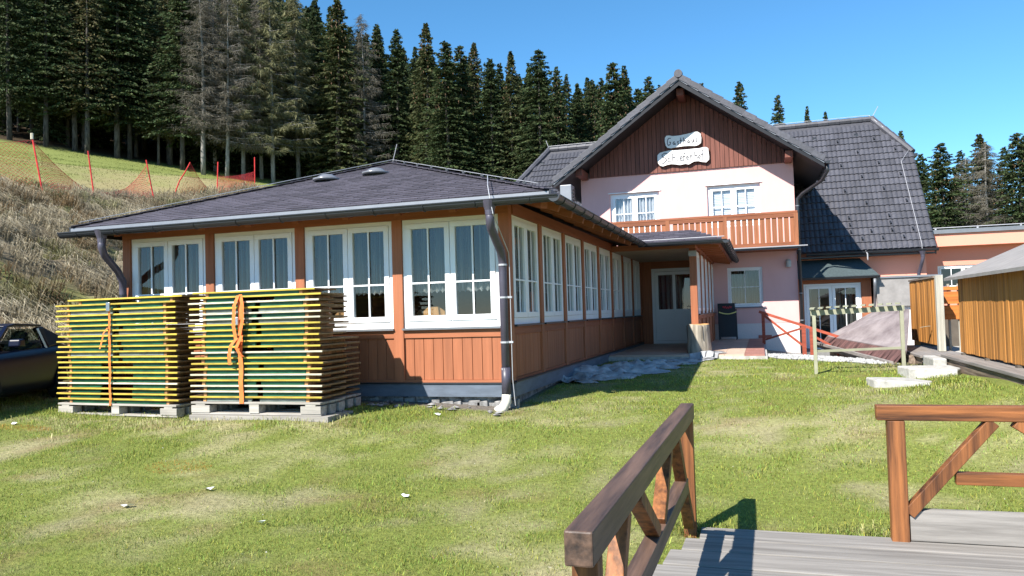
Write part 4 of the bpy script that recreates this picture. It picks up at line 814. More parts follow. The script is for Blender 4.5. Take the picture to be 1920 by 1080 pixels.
# red stair railing
sr=empty('stair_railing',(.1,21.6,.5),'red painted timber railing descending beside the house corner','railing')
q=[(.08,21.4),(1.1,21.4)]
MB().box(.04,.12,21.36,21.44,.3,1.52).build('post','red_rail',sr)
MB().bar((-.02,21.4,1.52),(1.95,21.4,.80),.09,.07).build('hand_rail','red_rail',sr); MB().bar((.1,21.4,1.42),(1.02,21.4,.62),.05,.06).build('brace','red_rail',sr); MB().bar((.12,21.38,.78),(1.1,21.38,1.08),.05,.05).build('brace','red_rail',sr)
for x,h in((1.07,1.12),(1.26,1.05),(1.9,.85)): MB().box(x-.05,x+.05,21.35,21.45,.0,h).build('post','red_rail',sr)
MB().bar((1.3,21.4,.85),(1.95,21.4,.45),.05,.06).build('brace','red_rail',sr)
# gravel
sv=[];sf=[]; ico=[(0,0,1),(.894,0,.447),(.276,.851,.447),(-.724,.526,.447),(-.724,-.526,.447),(.276,-.851,.447),(0,0,-.4)]
icf=[(0,1,2),(0,2,3),(0,3,4),(0,4,5),(0,5,1),(6,2,1),(6,3,2),(6,4,3),(6,5,4),(6,1,5)]
n=9000; x=rng.uniform(.13,2.5,n); y=rng.uniform(15.1,22,n); k=(y>16.75-.72*x+.12*np.sin(x*9))&(x<2.25-.1*(y-16)); x,y=x[k],y[k]; z=ground(x,y); n=len(x)
r=rng.uniform(.022,.055,n); a=rng.uniform(0,6.28,n); ic=np.array(ico); sq=rng.uniform(.6,1.3,(n,3)); Vg=ic[None]*sq[:,None,:]*r[:,None,None]; cs,sn=np.cos(a),np.sin(a)
Vx=Vg[...,0]*cs[:,None]-Vg[...,1]*sn[:,None]+x[:,None]; Vy=Vg[...,0]*sn[:,None]+Vg[...,1]*cs[:,None]+y[:,None]; Vz=Vg[...,2]*.8+z[:,None]+.01
Vg=np.stack([Vx,Vy,Vz],2).reshape(-1,3); Fg=(np.array(icf)[None]+(np.arange(n)*7)[:,None,None]).reshape(-1,3)
tag(mesh_np('gravel_bed',Vg,Fg,'gravel'),'pale gravel bed between lawn and house','gravel',kind='stuff')
# ski rack
rk=empty('ski_rack',(1.5,13.7,.5),'pale green ski rack frame with slotted top bar','rack')
yk=13.7; MB().box(.825,.88,yk-.03,yk+.03,.42,1.565).build('post','rack',rk,bevel=.004); MB().box(2.14,2.195,yk-.03,yk+.03,.45,1.60).build('post','rack',rk,bevel=.004)
MB().bar((.80,yk,1.515),(2.21,yk,1.565),.045,.085).build('top_beam','rack',rk); MB().bar((.886,yk,.885),(2.14,yk,.925),.035,.04).build('lower_bar','rack',rk)
for i in range(11):
    x=.83+i*.128; z=1.59+i*.0045; MB().bar((x-.015,yk-.13,z+random.uniform(-.004,.006)),(x+.02,yk+.05,z+.012),.075,.02).build('rack_slat','rack',rk)
# low roof of the sunken shed
ls=empty('sunken_shed',(2.6,18.5,.1),'sunken shed showing its low weathered felt roof behind the ski rack','shed')
E0,E1_=Vector((1.72,22.6,.80)),Vector((2.46,15.2,.80)); G0,G1=Vector((2.85,22.2,1.44)),Vector((2.90,17.4,1.52))
MB().prism([E0,E1_,G1,G0],(0,0,-.06)).build('roof','oldroof',ls)
nE=46
for row in range(2):
    for i in range(nE):
        a=E0+(E1_-E0)*(i/nE); b=E0+(E1_-E0)*((i+.93)/nE); o_=Vector((-.03-.10*row,-.01,-.07-.085*row)); jj=Vector((random.uniform(-.02,.01),0,random.uniform(-.02,.02)))
        MB().add([a+o_*.3+Vector((.03,0,.03)),b+o_*.3+Vector((.03,0,.03)),b+o_+jj+Vector((-.05,0,-.08)),(a+b)/2+o_+jj+Vector((-.07,0,-.11)),a+o_+jj+Vector((-.05,0,-.08))],[(0,1,2,3,4)]).build('edge_shingle','redroof',ls)
MB().bar(E0+Vector((-.2,0,-.26)),E1_+Vector((-.2,-.1,-.30)),.06,.10).build('eave_beam','grey_y',ls); MB().bar(E0+Vector((-.27,0,-.19)),E1_+Vector((-.27,-.1,-.22)),.07,.06).build('gutter','grey_y',ls)
MB().prism([E0+Vector((.05,0,-.1)),E1_+Vector((.05,.1,-.1)),E1_+Vector((.05,.1,-.9)),E0+Vector((.05,0,-.9))],(.1,0,0)).build('wall','brown_y',ls)
for (a,b) in((.3,.35),(.6,.3),(.5,.65),(.8,.55),(.75,.8),(.2,.7)):
    p=E0+(E1_-E0)*a+(G0-E0)*b; MB().bar(p+Vector((0,.0,.012)),p+Vector((.10,-.22,.04)),.05,.006).build('nail_strip','offwhite',ls)
# ---------------- boarded hut on the right
HX=3.12
ht=empty('boarded_hut',(3.8,13,.6),'orange boarded bar hut with grey felt roof at the right edge','hut')
def boards(y0,y1,z0,z1,sl=0.0):
    y=y0
    while y<y1-.03:
        w_=random.uniform(.115,.15); b=min(y+w_,y1); f_=random.uniform(0,.012)
        MB().box(HX-.026-f_,HX-f_,y+.005,b-.005,z0+random.uniform(-.008,.008),z1).build('wall_board','hut_z',ht,bevel=.009); y=b
boards(8.2,14.17,.815,2.04); MB().box(HX+.004,HX+.03,8.2,14.17,.82,2.02).build('backing','dark',ht)
MB().box(HX+.03,HX+2.9,14.08,14.14,.82,2.1).build('side_wall','hut_x',ht)
for y in(8.6,11.2,14.0): MB().box(HX+.032,HX+.12,y-.05,y+.05,.7,2.04).build('post','hut_z',ht)
mb=MB(); P=[(2.93,8.0,1.985),(2.93,14.36,1.985),(4.4,14.36,2.62),(4.4,8.0,2.62)]; mb.prism(P,(0,0,.045)).build('roof','canvas',ht); P=[(5.9,8.0,1.985),(5.9,14.36,1.985),(4.4,14.36,2.62),(4.4,8.0,2.62)]; MB().prism(P,(0,0,.045)).build('roof','canvas',ht)
MB().tube([(4.4,7.9,2.69),(4.4,14.4,2.69)],.09,8).build('ridge_cap','netred',ht); MB().box(4.15,4.65,12.4,14.42,2.58,2.64).build('ridge_flap','redroof',ht)
pl=empty('timber_plinth',(3.0,11.4,.45),'mossy brown timber plinth under the large hut wall','plinth'); MB().box(2.83,2.93,8.2,14.2,.35,.735).build('beam','brown_y',pl,bevel=.01); MB().box(2.80,3.35,8.2,14.22,.738,.785).build('cap_board','grey_y',pl,bevel=.006); MB().box(2.93,6,8.2,14.2,.3,.73).build('core','concrete',pl)
for y in(13.95,12.6,11.2,9.8): MB().box(3.05,3.12,y-.05,y+.05,.785,.815).build('packer','dark',pl)
# screen panel left of the gap
sp_=empty('boarded_screen',(3.05,17.1,.6),'narrow orange boarded screen with pale end post','screen'); y=15.95
while y<18.3: 
    MB().box(HX-.024-random.uniform(0,.01),HX,y+.004,y+.124,.84,2.085+.0).build('board','hut_z',sp_,bevel=.009); y+=.13
MB().box(HX-.03,HX+.09,15.80,15.93,.738,2.13).build('post','pale_post',sp_,bevel=.006); MB().box(HX-.05,HX+.08,15.93,18.4,2.09,2.125).build('cap','brown_y',sp_); MB().box(HX,HX+.1,18.22,18.32,.5,2.08).build('post','hut_z',sp_)
bx_=empty('timber_plinth',(2.8,16.0,.5),'weathered timber box step below the narrow screen','plinth'); MB().box(2.62,3.3,14.75,16.7,.40,.69).build('side','brown_y',bx_,bevel=.01); MB().box(2.58,3.34,14.70,18.3,.692,.735).build('top_board','grey_y',bx_,bevel=.006)
gt=empty('slatted_partition',(3.7,16.6,.6),'horizontal orange plank partition in the gap between hut and screen','partition')
for z0,z1 in((1.86,1.93),(1.60,1.83),(1.30,1.57)): MB().box(3.2,4.6,16.55,16.58,z0,z1).build('plank','hut_x',gt,bevel=.004)
for x in(3.45,3.62,4.1): MB().box(x-.02,x+.02,16.585,16.62,.6,1.98).build('upright','pale_post',gt)
MB().box(3.15,5.6,18.3,18.35,.3,1.3).build('back_panel','dark',gt)
bo=MB().box(3.12,6,14.2,18.3,.3,.70).build('hut_floor','concrete'); tag(bo,'concrete floor inside the gap beside the hut','floor',kind='structure')
# steps
def slab(name,poly,z0,z1,lab):
    o=MB().prism([(a,b,z0) for a,b in poly],(0,0,z1-z0)).build(name,'concrete',bevel=.02); tag(o,lab,'step','concrete steps'); return o
slab('concrete_step',[(1.44,12.35),(1.5,11.95),(2.12,11.42),(2.2,11.75),(1.95,12.3)],.36,.575,'pale lower concrete step slab on the lawn')
slab('concrete_step',[(2.02,13.4),(2.1,12.9),(2.68,12.55),(2.8,12.9),(2.78,13.5)],.36,.66,'pale upper concrete step slab nearer the hut')
o=MB().box(2.60,2.80,13.75,14.6,.35,.745).build('concrete_block','concrete',bevel=.025); tag(o,'white washed concrete block beside the hut plinth','block')
# ---------------- pallets, tables, straps
def pallet(loc,rz,L,W,lab):
    r=empty('pallet',(0,0,0),lab,'pallet','wooden pallets'); H_=.16
    for j in range(5): y=-W/2+.05+j*(W-.1)/4; MB().box(-L/2,L/2,y-.055,y+.055,H_-.024,H_).build('deck_board','pallet',r,bevel=.003)
    for x in(-L/2+.14,0,L/2-.14):
        MB().box(x-.07,x+.07,-W/2,W/2,H_-.046,H_-.0245).build('stringer','pallet',r)
        for y in(-W/2+.07,0,W/2-.07): hw_=.14 if x else .07; MB().box(max(x-hw_,-L/2),min(x+hw_,L/2),y-.07,y+.07,.0225,H_-.0465).build('block','pallet',r,bevel=.004)
    for y in(-W/2+.07,0,W/2-.07): MB().box(-L/2,L/2,y-.06,y+.06,0,.022).build('base_board','pallet',r,bevel=.003)
    r.location=loc; r.rotation_euler=(0,0,rz); return r
def mk_table(L,W,edge,var):
    r=empty('folding_table',(0,0,0))
    MB().box(-L/2+.004,L/2,-W/2+.012,W/2-.012,.0465,.0685).build('table_top','tabletop',r,bevel=.004); MB().box(-L/2,L/2-.004,-W/2,-W/2+.0118,.0470,.0690).build('edge_strip',edge,r,bevel=.003); MB().box(-L/2,L/2-.004,W/2-.0118,W/2,.0470,.0690).build('edge_strip',edge,r,bevel=.003)
    for x in(-L/2+.20,L/2-.22): MB().box(x-.022,x+.022,-W/2+.035,W/2-.03,0,.043).build('cross_batten','raw_z',r)
    ap={0:((-L/2+.235,L/2-.25,'green'),),1:((-L/2+.235,-.30,'green'),(.28,L/2-.25,'green')),2:((-L/2+.235,.02,'green'),(.10,L/2-.25,'green')),3:((-L/2+.235,-.06,'greygreen'),(.06,L/2-.25,'greygreen'))}[var]
    for a,b,m in ap: MB().box(a,b,-W/2+.035,-W/2+.06,.002,.046).build('apron',m,r); MB().box(a,b,W/2-.075,W/2-.05,.004,.043).build('apron',m,r)
    MB().tube([(-L*.3,-W/2+.1,.02),(-L*.3,W/2-.1,.02)],.012,6).build('folded_leg','steel',r); MB().tube([(L*.3,-W/2+.1,.02),(L*.3,W/2-.1,.02)],.012,6).build('folded_leg','steel',r)
    return r
ORD=['lowest','second','third','fourth','fifth','sixth','seventh','eighth','ninth','tenth','eleventh','twelfth','thirteenth','fourteenth','fifteenth','sixteenth','seventeenth','eighteenth','nineteenth','twentieth','twenty-first','twenty-second']
protos={}
def stack(base,rz,L,W,n,lab,pitch,tilt=0.0,seed=0,raw=.0):
    rs=random.Random(seed); z=base[2]
    for i in range(n):
        e='offwhite' if rs.random()<.2 else 'yellow'; e='tabletop' if rs.random()<raw else e; v=rs.choice([0,0,0,1,2,2,3]); k=(L,W,e,v)
        if k not in protos: t=mk_table(*k); protos[k]=t
        else: t=copy_tree(protos[k])
        jx=rs.uniform(-.025,.025); c,s=math.cos(rz),math.sin(rz)
        t.location=(base[0]+c*jx-s*rs.uniform(-.012,.012),base[1]+s*jx,z); t.rotation_euler=(0,tilt*(1 if True else 0),rz+rs.uniform(-.006,.006))
        if e=='yellow': nm='yellow edged'
        elif e=='tabletop': nm='bare wood'
        else: nm='worn white edged'
        tag(t,'%s folding table, %s from bottom of the %s'%(nm,ORD[i],lab) if i else '%s folding table, lowest of the %s'%(nm,lab),'table','stacked folding tables'); z+=pitch
    return z
# left stack
pa,pb=np.array([-9.33,8.30]),np.array([-7.20,8.16]); d=pb-pa; rzL=math.atan2(d[1],d[0]); Ll=np.linalg.norm(d); nv=np.array([-d[1],d[0]])/Ll
Wl=.56; cL=(pa+pb)/2+nv*Wl/2; zL=.44
pallet((cL[0],cL[1],zL),rzL,Ll,Wl,'grey wooden pallet under the left table stack')
LT=2.17; PI_=.0695
topL=stack((cL[0]-.01,cL[1],zL+.161),rzL,LT,Wl-.02,19,'left stack',.0712,seed=3)
t=mk_table(LT-.1,Wl,'yellow',1); t.location=(cL[0]+.10,cL[1]+.05,topL); t.rotation_euler=(0,0,rzL); tag(t,'yellow edged folding table on top of the left stack, shifted to the right','table','stacked folding tables')
# right stacks (front and rear)
qa,qb=np.array([-6.93,8.12]),np.array([-5.05,8.10]); d=qb-qa; rzR=math.atan2(d[1],d[0])+.01; Lr=np.linalg.norm(d); nv2=np.array([-d[1],d[0]])/Lr
cR=(qa+qb)/2+nv2*.28; zR=.475
o=MB().box(-1.0,1.0,-.3,.3,0,.07).build('ground_plank','pallet'); o.location=(cR[0]+.06,cR[1]-.02,zR-.055); o.rotation_euler=(0,.0,rzR); tag(o,'thick grey plank levelling the pallet of the right stack','plank')
pallet((cR[0],cR[1],zR+.018),rzR,Lr,.56,'grey wooden pallet under the strapped front right stack')
topR=stack((cR[0],cR[1],zR+.18),rzR,1.92,.55,19,'front right stack',PI_,seed=11)
t=mk_table(1.8,.53,'yellow',0); t.location=(cR[0]-.12,cR[1]+.14,topR); t.rotation_euler=(0,0,rzR+.02); tag(t,'short yellow edged folding table lying on top of the front right stack','table','stacked folding tables')
cB=cR+nv2*.60+np.array([-.14,0]); pallet((cB[0],cB[1],zR+.01),rzR,1.95,.56,'grey wooden pallet under the rear right stack')
stack((cB[0],cB[1],zR+.172),rzR,1.95,.55,11,'rear right stack',PI_,seed=21,raw=.8)
stack((cB[0]-.12,cB[1]-.03,zR+.172+11*PI_),rzR,1.90,.53,8,'upper rear right stack',PI_,seed=25,raw=.6)
def ribbon(mb,pts,wd,side,t=.004):
    side=Vector(side)
    P=[]
    for p in pts: P+= [Vector(p)-side*wd/2,Vector(p)+side*wd/2]
    mb.add(P,[(2*i,2*i+1,2*i+3,2*i+2) for i in range(len(pts)-1)])
def strap(c,nv,rz,W,u,zb,zt,lab,wd,loops):
    U=Vector((math.cos(rz),math.sin(rz),0)); Nf=Vector((-nv[0],-nv[1],0)); C0=Vector((c[0],c[1],0))+U*u
    s=empty('ratchet_strap',tuple(C0+Nf*(W/2+.02)+Vector((0,0,zb))),lab,'strap','orange ratchet straps')
    f=lambda du,dn,z: C0+U*du+Nf*(W/2+dn)+Vector((0,0,z))
    mb=MB(); n=14; ribbon(mb,[f(.006*math.sin(i*1.7),.018,zb+(zt-zb)*i/n) for i in range(n+1)]+[f(0,-.02,zt+.012),f(0,-W+.02,zt+.012),f(0,-W-.02,zt-.05),f(0,-W-.02,zb)],wd,U); mb.build('band','strap',s)
    for L in loops:
        mb=MB(); ribbon(mb,[f(*q) for q in L],wd*1.0,(U*.95+Nf*.25).normalized()); mb.build('loose_end','strap',s)
    return s,f
s1,f1=strap(cL,nv,rzL,Wl,-.07,zL+.14,topL-.03,'thin orange ratchet strap round the left stack',.036,[[(-.02,.03,1.62),(-.07,.05,1.55),(-.10,.045,1.46),(-.13,.06,1.34)]])
mb=MB(); p=f1(0,.03,1.90); mb.bar(p+Vector((0,0,-.06)),p+Vector((0,0,.06)),.06,.03,up=(0,1,0)); mb.build('ratchet','steel',s1,bevel=.006)
s2,f2=strap(cR,nv2,rzR,.55,-.17,zR+.16,topR-.02,'wide orange ratchet strap hanging in loops on the front right stack',.062,[[(-.01,.03,1.98),(-.06,.05,1.85),(-.07,.055,1.60),(-.04,.05,1.42),(0,.05,1.34)],[(.02,.03,1.99),(.06,.05,1.86),(.06,.055,1.66),(.02,.06,1.48)],[(-.02,.06,1.45),(-.10,.07,1.36),(-.13,.07,1.24),(-.13,.06,1.12)],[(.06,.07,1.48),(-.02,.075,1.33),(.03,.07,1.25),(.07,.065,1.22)]])
p=f2(-.01,.06,1.66); MB().bar(p+Vector((0,0,-.05)),p+Vector((0,0,.05)),.035,.03,up=(0,1,0)).build('ratchet','steel',s2,bevel=.006)
# ---------------- litter and stones
for i,(u,v,z,lab) in enumerate(((392,950,.02,'white paper scrap left of the lawn centre'),(760,943,.02,'white paper scrap in the lawn centre'),(240,978,.02,'small white scrap near the lower left'),(490,998,.0,'small white scrap at the front of the lawn'),(26,803,.38,'white scrap on the rusty lawn patch at the far left'),(822,795,.3,'white scrap on the lawn before the corner drain'))):
    c=at(u,v,z=z); z0=gz(c[0],c[1])+.012; mb=MB(); k=random.uniform(.025,.05)
    P=[(c[0]+k*a*random.uniform(.7,1.2),c[1]+k*b*random.uniform(.7,1.2),z0+random.uniform(0,.03)) for a,b in((-1,-.7),(0,-1),(1,-.5),(-1,.5),(0,.3),(1,.8))]
    mb.add(P,[(0,1,4,3),(1,2,5,4)]); tag(mb.build('paper_scrap','paper'),lab,'litter','litter on the lawn')
for i in range(26):
    x=random.uniform(-5.0,-3.0); y=random.uniform(9.2,9.62); mb=MB(); r=random.uniform(.025,.07); mb.add([(x+a*r*random.uniform(.7,1.3),y+b*r*random.uniform(.7,1.3),gz(x,y)+c_*r*.7) for a,b,c_ in ico],icf); tag(mb.build('stone','stone'),'loose stone at the foot of the pavilion wall','stone','stones at the pavilion foot')
# ---------------- car
cr=empty('parked_car',(0,0,0),'dark navy open top sports car parked at the left edge','car')
st_=[(-1.95,.55,.50,.72,.80),(-1.88,.74,.34,.80,.90),(-1.55,.84,.22,.86,.97),(-1.1,.865,.19,.87,.99),(-.6,.86,.18,.86,.93),(0,.855,.18,.83,.88),(.6,.855,.18,.82,.87),(1.0,.86,.20,.80,.90),(1.4,.845,.24,.74,.84),(1.75,.77,.28,.62,.70),(1.95,.55,.36,.50,.54)]
V_=[];F_=[]; K=11
for (x,w_,zb,zs,zc) in st_:
    for (a,z) in((0,zb),(.82,zb),(.97,zb+.08),(1.0,(zb+zs)/2),(.985,zs-.10),(.93,zs),(.80,zs+.03),(.5,zc),(0,zc+.01)):
        V_.append((x,a*w_,z))
K=9; n=len(st_); V2=[(a,-b,c) for a,b,c in V_]
for i in range(n-1):
    for k in range(K-1):
        if 2<=i<=6 and k>=6 and -1.0<=st_[i][0]<.6: continue
        F_.append((i*K+k,(i+1)*K+k,(i+1)*K+k+1,i*K+k+1)); F_.append((n*K+i*K+k+1,n*K+(i+1)*K+k+1,n*K+(i+1)*K+k,n*K+i*K+k))
bd=MB().add(V_+V2,F_); bo=bd.build('body','carpaint',cr,smooth=True); sb=bo.modifiers.new('s','SUBSURF'); sb.levels=1; sb.render_levels=2
for s in(-1,1):
    MB().prism([(-1.55,s*.70,.93),(-.72,s*.78,.86),(-.62,s*.66,1.18),(-.85,s*.63,1.20),(-1.15,s*.63,1.10)],(0,-s*.10,0)).build('buttress','carpaint',cr,bevel=.03)
    MB().bar((-.66,s*.77,.86),(-.60,s*.665,1.17),.02,.03).build('chrome_pillar','steel',cr)
    MB().bar((.78,s*.72,.86),(.20,s*.62,1.20),.05,.045).build('windscreen_pillar','carpaint',cr); MB().prism([(.45,s*.86,.92),(.62,s*.86,.92),(.60,s*.86,1.02),(.48,s*.86,1.03)],(0,s*.16,0)).build('mirror','carpaint',cr,bevel=.02)
    MB().prism([(-.60,s*.74,.86),(.70,s*.74,.86),(.2,s*.66,1.17),(-.56,s*.66,1.17)],(0,.004,0)).build('side_glass','carglass',cr)
    for x in(-1.13,1.17):
        wh=MB().lathe([(.20,-.10),(.29,-.10),(.31,-.07),(.31,.07),(.29,.10),(.20,.10)],(x,s*.78,.31),28,ax='y').build('wheel','tyre',cr); 
        MB().lathe([(.03,-.01),(.20,-.03),(.205,.06),(.03,.04)],(x,s*.80,.31),20,ax='y').build('rim','rim',wh)
        for k in range(5): a=k*1.2566; MB().bar((x,s*.875,.31),(x+.19*math.cos(a),s*.87,.31+.19*math.sin(a)),.03,.03,up=(0,1,0)).build('spoke','steel',wh)
        MB().tube([(x+.345*math.cos(t),s*.862,.31+.345*math.sin(t)) for t in[i*math.pi/12 for i in range(13)]],.022,6).build('wheel_arch','tyre',cr)
    seat=MB().prism([(-.55,s*.36-.22,.35),(-.05,s*.36-.22,.40),(-.05,s*.36-.22,.50),(-.40,s*.36-.22,.52),(-.62,s*.36-.20,.95),(-.74,s*.36-.2,.95)],(0,.44,0)).build('seat','leather',cr,bevel=.04)
    MB().lathe([(.02,.90),(.10,.93),(.125,1.02),(.11,1.10),(.05,1.14)],(-.68,s*.36,0),12).build('headrest','leather',cr,smooth=True)
MB().prism([(.20,-.64,1.19),(.20,.64,1.19),(-.05,.62,1.225),(-.05,-.62,1.225)],(0,0,.03)).build('windscreen_header','carpaint',cr,bevel=.01); MB().prism([(.80,-.70,.87),(.80,.70,.87),(.22,.61,1.19),(.22,-.61,1.19)],(0,0,.004)).build('windscreen','carglass',cr)
MB().prism([(-.05,-.62,1.225),(-.05,.62,1.225),(-.80,.63,1.20),(-.80,-.63,1.20)],(0,0,.03)).build('roof_panel','carpaint',cr,bevel=.01); MB().box(-.7,.7,-.6,.6,.25,.33).build('cabin_floor','tyre',cr)
MB().tube([(.28+.0*k,.36+.17*math.cos(k*.5236),.80+.17*math.sin(k*.5236)) for k in range(13)],.014,6).build('steering_wheel','tyre',cr)
for s in(-1,1): MB().box(-1.93,-1.90,s*.5-.12,s*.5+.12,.64,.72).build('tail_light','redink',cr); MB().prism([(1.72,s*.62-.1,.60),(1.78,s*.62+.1,.58),(1.80,s*.62+.1,.50),(1.84,s*.62-.1,.50)],(.04,0,.02)).build('headlight','zinc',cr)
hd=math.atan2(-.92,.40); ref=np.array([-10.85,9.75]); hv_=np.array([.40,-.92])/np.hypot(.4,.92); lf=np.array([-hv_[1],hv_[0]])
cc=ref+hv_*1.13-lf*.80; cr.location=(cc[0],cc[1],.47); cr.rotation_euler=(0,R(0),hd)
# ---------------- safety net poles and nets
PO=[((60,255),(82,370),27.5,'first'),((165,283),(178,378),31,'second'),((274,300),(291,386),34,'third'),((357,318),(327,382),36.5,'fourth'),((409,322),(407,366),39,'fifth'),((478,333),(478,352),43,'sixth')]
tops=[];bases=[]
for i,(tp,bs,dd,od) in enumerate(PO):
    b=dep(bs[0],bs[1],dd); b[2]=gz(b[0],b[1])-.05; tp3=dep(tp[0],tp[1],dd); tp3[2]=max(tp3[2],b[2]+1.7); tp3[2]=min(tp3[2],b[2]+2.4)
    pts=[b+(tp3-b)*t+np.array([0,0,0])+((np.array(ray(tp[0],tp[1]))*0)) for t in(0,.35,.7,1)]
    if od=='fourth': mid=(b+tp3)/2+CM[:,0]*-.12; pts=[b,(b+mid)/2+CM[:,0]*-.04,mid,(mid+tp3)/2+CM[:,0]*.02,tp3]
    pr=empty('net_pole',b,'red slalom net pole, %s from the left on the bank top'%od,'pole','red safety net poles'); MB().tube(pts,.028,6).build('shaft','pole_red',pr)
    if i==0: MB().tube([pts[-1]-np.array([0,0,.12]),pts[-1]+np.array([0,0,.1])],.05,6).build('tip','offwhite',pr)
    tops.append(tp3); bases.append(b)
def net(name,pl,lab):
    # pl: list of (bottom,top) columns
    P=MB(); n=len(pl)-1
    def pos(s,t):
        s=min(max(s,0),n-1e-6); k=int(s); f_=s-k; a=pl[k][0]*(1-f_)+pl[k+1][0]*f_; b=pl[k][1]*(1-f_)+pl[k+1][1]*f_; q=a+(b-a)*t; q[2]+=-.10*math.sin(math.pi*f_)*t; return q
    Ls=[np.linalg.norm(pl[k][0]-pl[k+1][0])+np.linalg.norm(pl[k][1]-pl[k+1][1]) for k in range(n)]; tot=sum(Ls)/2; N_=int(tot/.14)
    for sg in(1,-1):
        for i in range(-14,N_+15):
            prev=None
            for j in range(9):
                t=j/8; s=(i+sg*t*14)/N_*n
                if s<-.001 or s>n+.001: prev=None; continue
                q=Vector(pos(s,t))
                if prev is not None: P.bar(prev,q,.0075,.0075)
                prev=q
    for t in(0.0,1.0): P.tube([pos(s,t) for s in np.linspace(0,n,n*5+1)],.008,4)
    tag(P.build(name,'netred'),lab,'net','red safety nets')
up=np.array([0,0,1.]); g_=lambda p,k=.05:np.array([p[0],p[1],gz(p[0],p[1])+k])
lft=dep(-160,350,25.5); lft=g_(lft)
net('safety_net',[(lft,lft+up*1.0),(g_(bases[0]),tops[0]-up*.15)],'red safety net left of the first pole')
m1=g_((bases[0]+bases[1])/2+(bases[1]-bases[0])*.2)
net('safety_net',[(g_(bases[0]),tops[0]-up*.15),(m1,m1+up*.55),(g_(bases[1]),g_(bases[1])+up*.35)],'red safety net sagging between first and second poles')
m2=g_((bases[1]+bases[2])/2)
net('safety_net',[(g_(bases[1]),g_(bases[1])+up*.35),(m2,m2+up*.55),(g_(bases[2]),tops[2]-up*.25)],'red safety net drawn up to the top of the third pole')
m3=g_(bases[3]+(bases[4]-bases[3])*.75)
net('safety_net',[(g_(bases[3]),tops[3]-up*.02),(m3,m3+up*.35)],'red safety net triangle hanging from the bent fourth pole')
net('safety_net',[(g_(bases[4]),g_(bases[4])+up*.9),(g_(bases[5]),g_(bases[5])+up*.8)],'red safety net between fifth and sixth poles')

# ---------------------------------------------------------------- trees
def spruce_mesh(seed,H_,Rm,cb,kind):
    g=np.random.default_rng(seed); V=[];C=[]
    trunk=MB(); zs=np.linspace(0,H_,9); bend=g.normal(0,.05,2); r0=.0105*H_+.02
    trunk.tube([(bend[0]*math.sin(z*.3),bend[1]*math.cos(z*.25)-bend[1],z) for z in zs],[max(.012,r0*(1-z/H_)**.85) for z in zs],7)
    z=cb*H_; lv=0
    while z<H_-.15:
        t=(z-cb*H_)/(H_*(1-cb)); Lb=Rm*((1-t)**.78)*(1.0 if t>.10 else .72+2.8*t)+.12; nb=int(g.integers(6,9))
        a0=g.uniform(0,6.28)
        for b in range(nb):
            a=a0+b*6.283/nb+g.normal(0,.22); L=Lb*g.uniform(.5,1.12)*(1+.22*math.sin(a*2+seed)+.12*math.sin(z*1.3+a*3))
            if g.random()<.06: continue
            ang=(-.30 if t<.5 else -.30+(t-.5)*1.5)+g.normal(0,.10)   # droop, rising near the top
            zz=z+g.uniform(-.22,.22); d=np.array([math.cos(a),math.sin(a),math.sin(ang)]); sd=np.array([-math.sin(a),math.cos(a),0]); K=int(16+L*20)
            if kind=='sparse': K=int(K*.45)
            s=g.uniform(.10,1.0,K)**.75; side=g.normal(0,1,K)*(.10+.20*np.sin(np.pi*np.minimum(s*.9+.05,1)))*L*.62; dr=-.10*L*s*s-np.abs(side)*.22
            c=np.stack([d[0]*s*L+sd[0]*side,d[1]*s*L+sd[1]*side,zz+d[2]*s*L*.8+dr+g.normal(0,.05,K)],1)
            o_=np.stack([d[0]*.7+sd[0]*np.sign(side)*.6,d[1]*.7+sd[1]*np.sign(side)*.6,np.full(K,-.45)+g.normal(0,.35,K)],1); o_/=np.linalg.norm(o_,axis=1)[:,None]
            w_=np.cross(o_,g.normal(0,1,(K,3))); w_/=np.linalg.norm(w_,axis=1)[:,None]
            ln=g.uniform(.16,.36,K)[:,None]*(1.0 if t<.85 else .7); wd=g.uniform(.035,.085,K)[:,None]
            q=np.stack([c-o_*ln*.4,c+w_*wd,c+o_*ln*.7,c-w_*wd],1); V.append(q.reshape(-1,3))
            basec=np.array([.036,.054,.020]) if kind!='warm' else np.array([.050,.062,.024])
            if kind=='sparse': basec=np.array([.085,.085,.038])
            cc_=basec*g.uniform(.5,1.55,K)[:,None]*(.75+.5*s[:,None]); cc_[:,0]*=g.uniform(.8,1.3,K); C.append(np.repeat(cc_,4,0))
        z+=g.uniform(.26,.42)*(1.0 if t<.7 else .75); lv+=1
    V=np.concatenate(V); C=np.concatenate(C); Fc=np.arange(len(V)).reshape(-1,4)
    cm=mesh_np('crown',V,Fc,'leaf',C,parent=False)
    to=trunk.build('tr','bark',smooth=True); tm=to.data; tm.name='trunk'; bpy.data.objects.remove(to)
    cones=None
    if kind in('cones','warm'):
        mb=MB()
        for i in range(90):
            t=g.uniform(.45,.97)**.8; z=cb*H_+t*H_*(1-cb); rr=Rm*(1-t)**.78*g.uniform(.4,.95)+.1; a=g.uniform(0,6.28); p=Vector((rr*math.cos(a),rr*math.sin(a),z-.15*rr)); mb.tube([p,p+Vector((0,0,-.09)),p+Vector((.01,0,-.19))],[.018,.036,.012],5)
        co=mb.build('cn','cone'); cones=co.data; cones.name='cones'; bpy.data.objects.remove(co)
    return tm,cm,cones
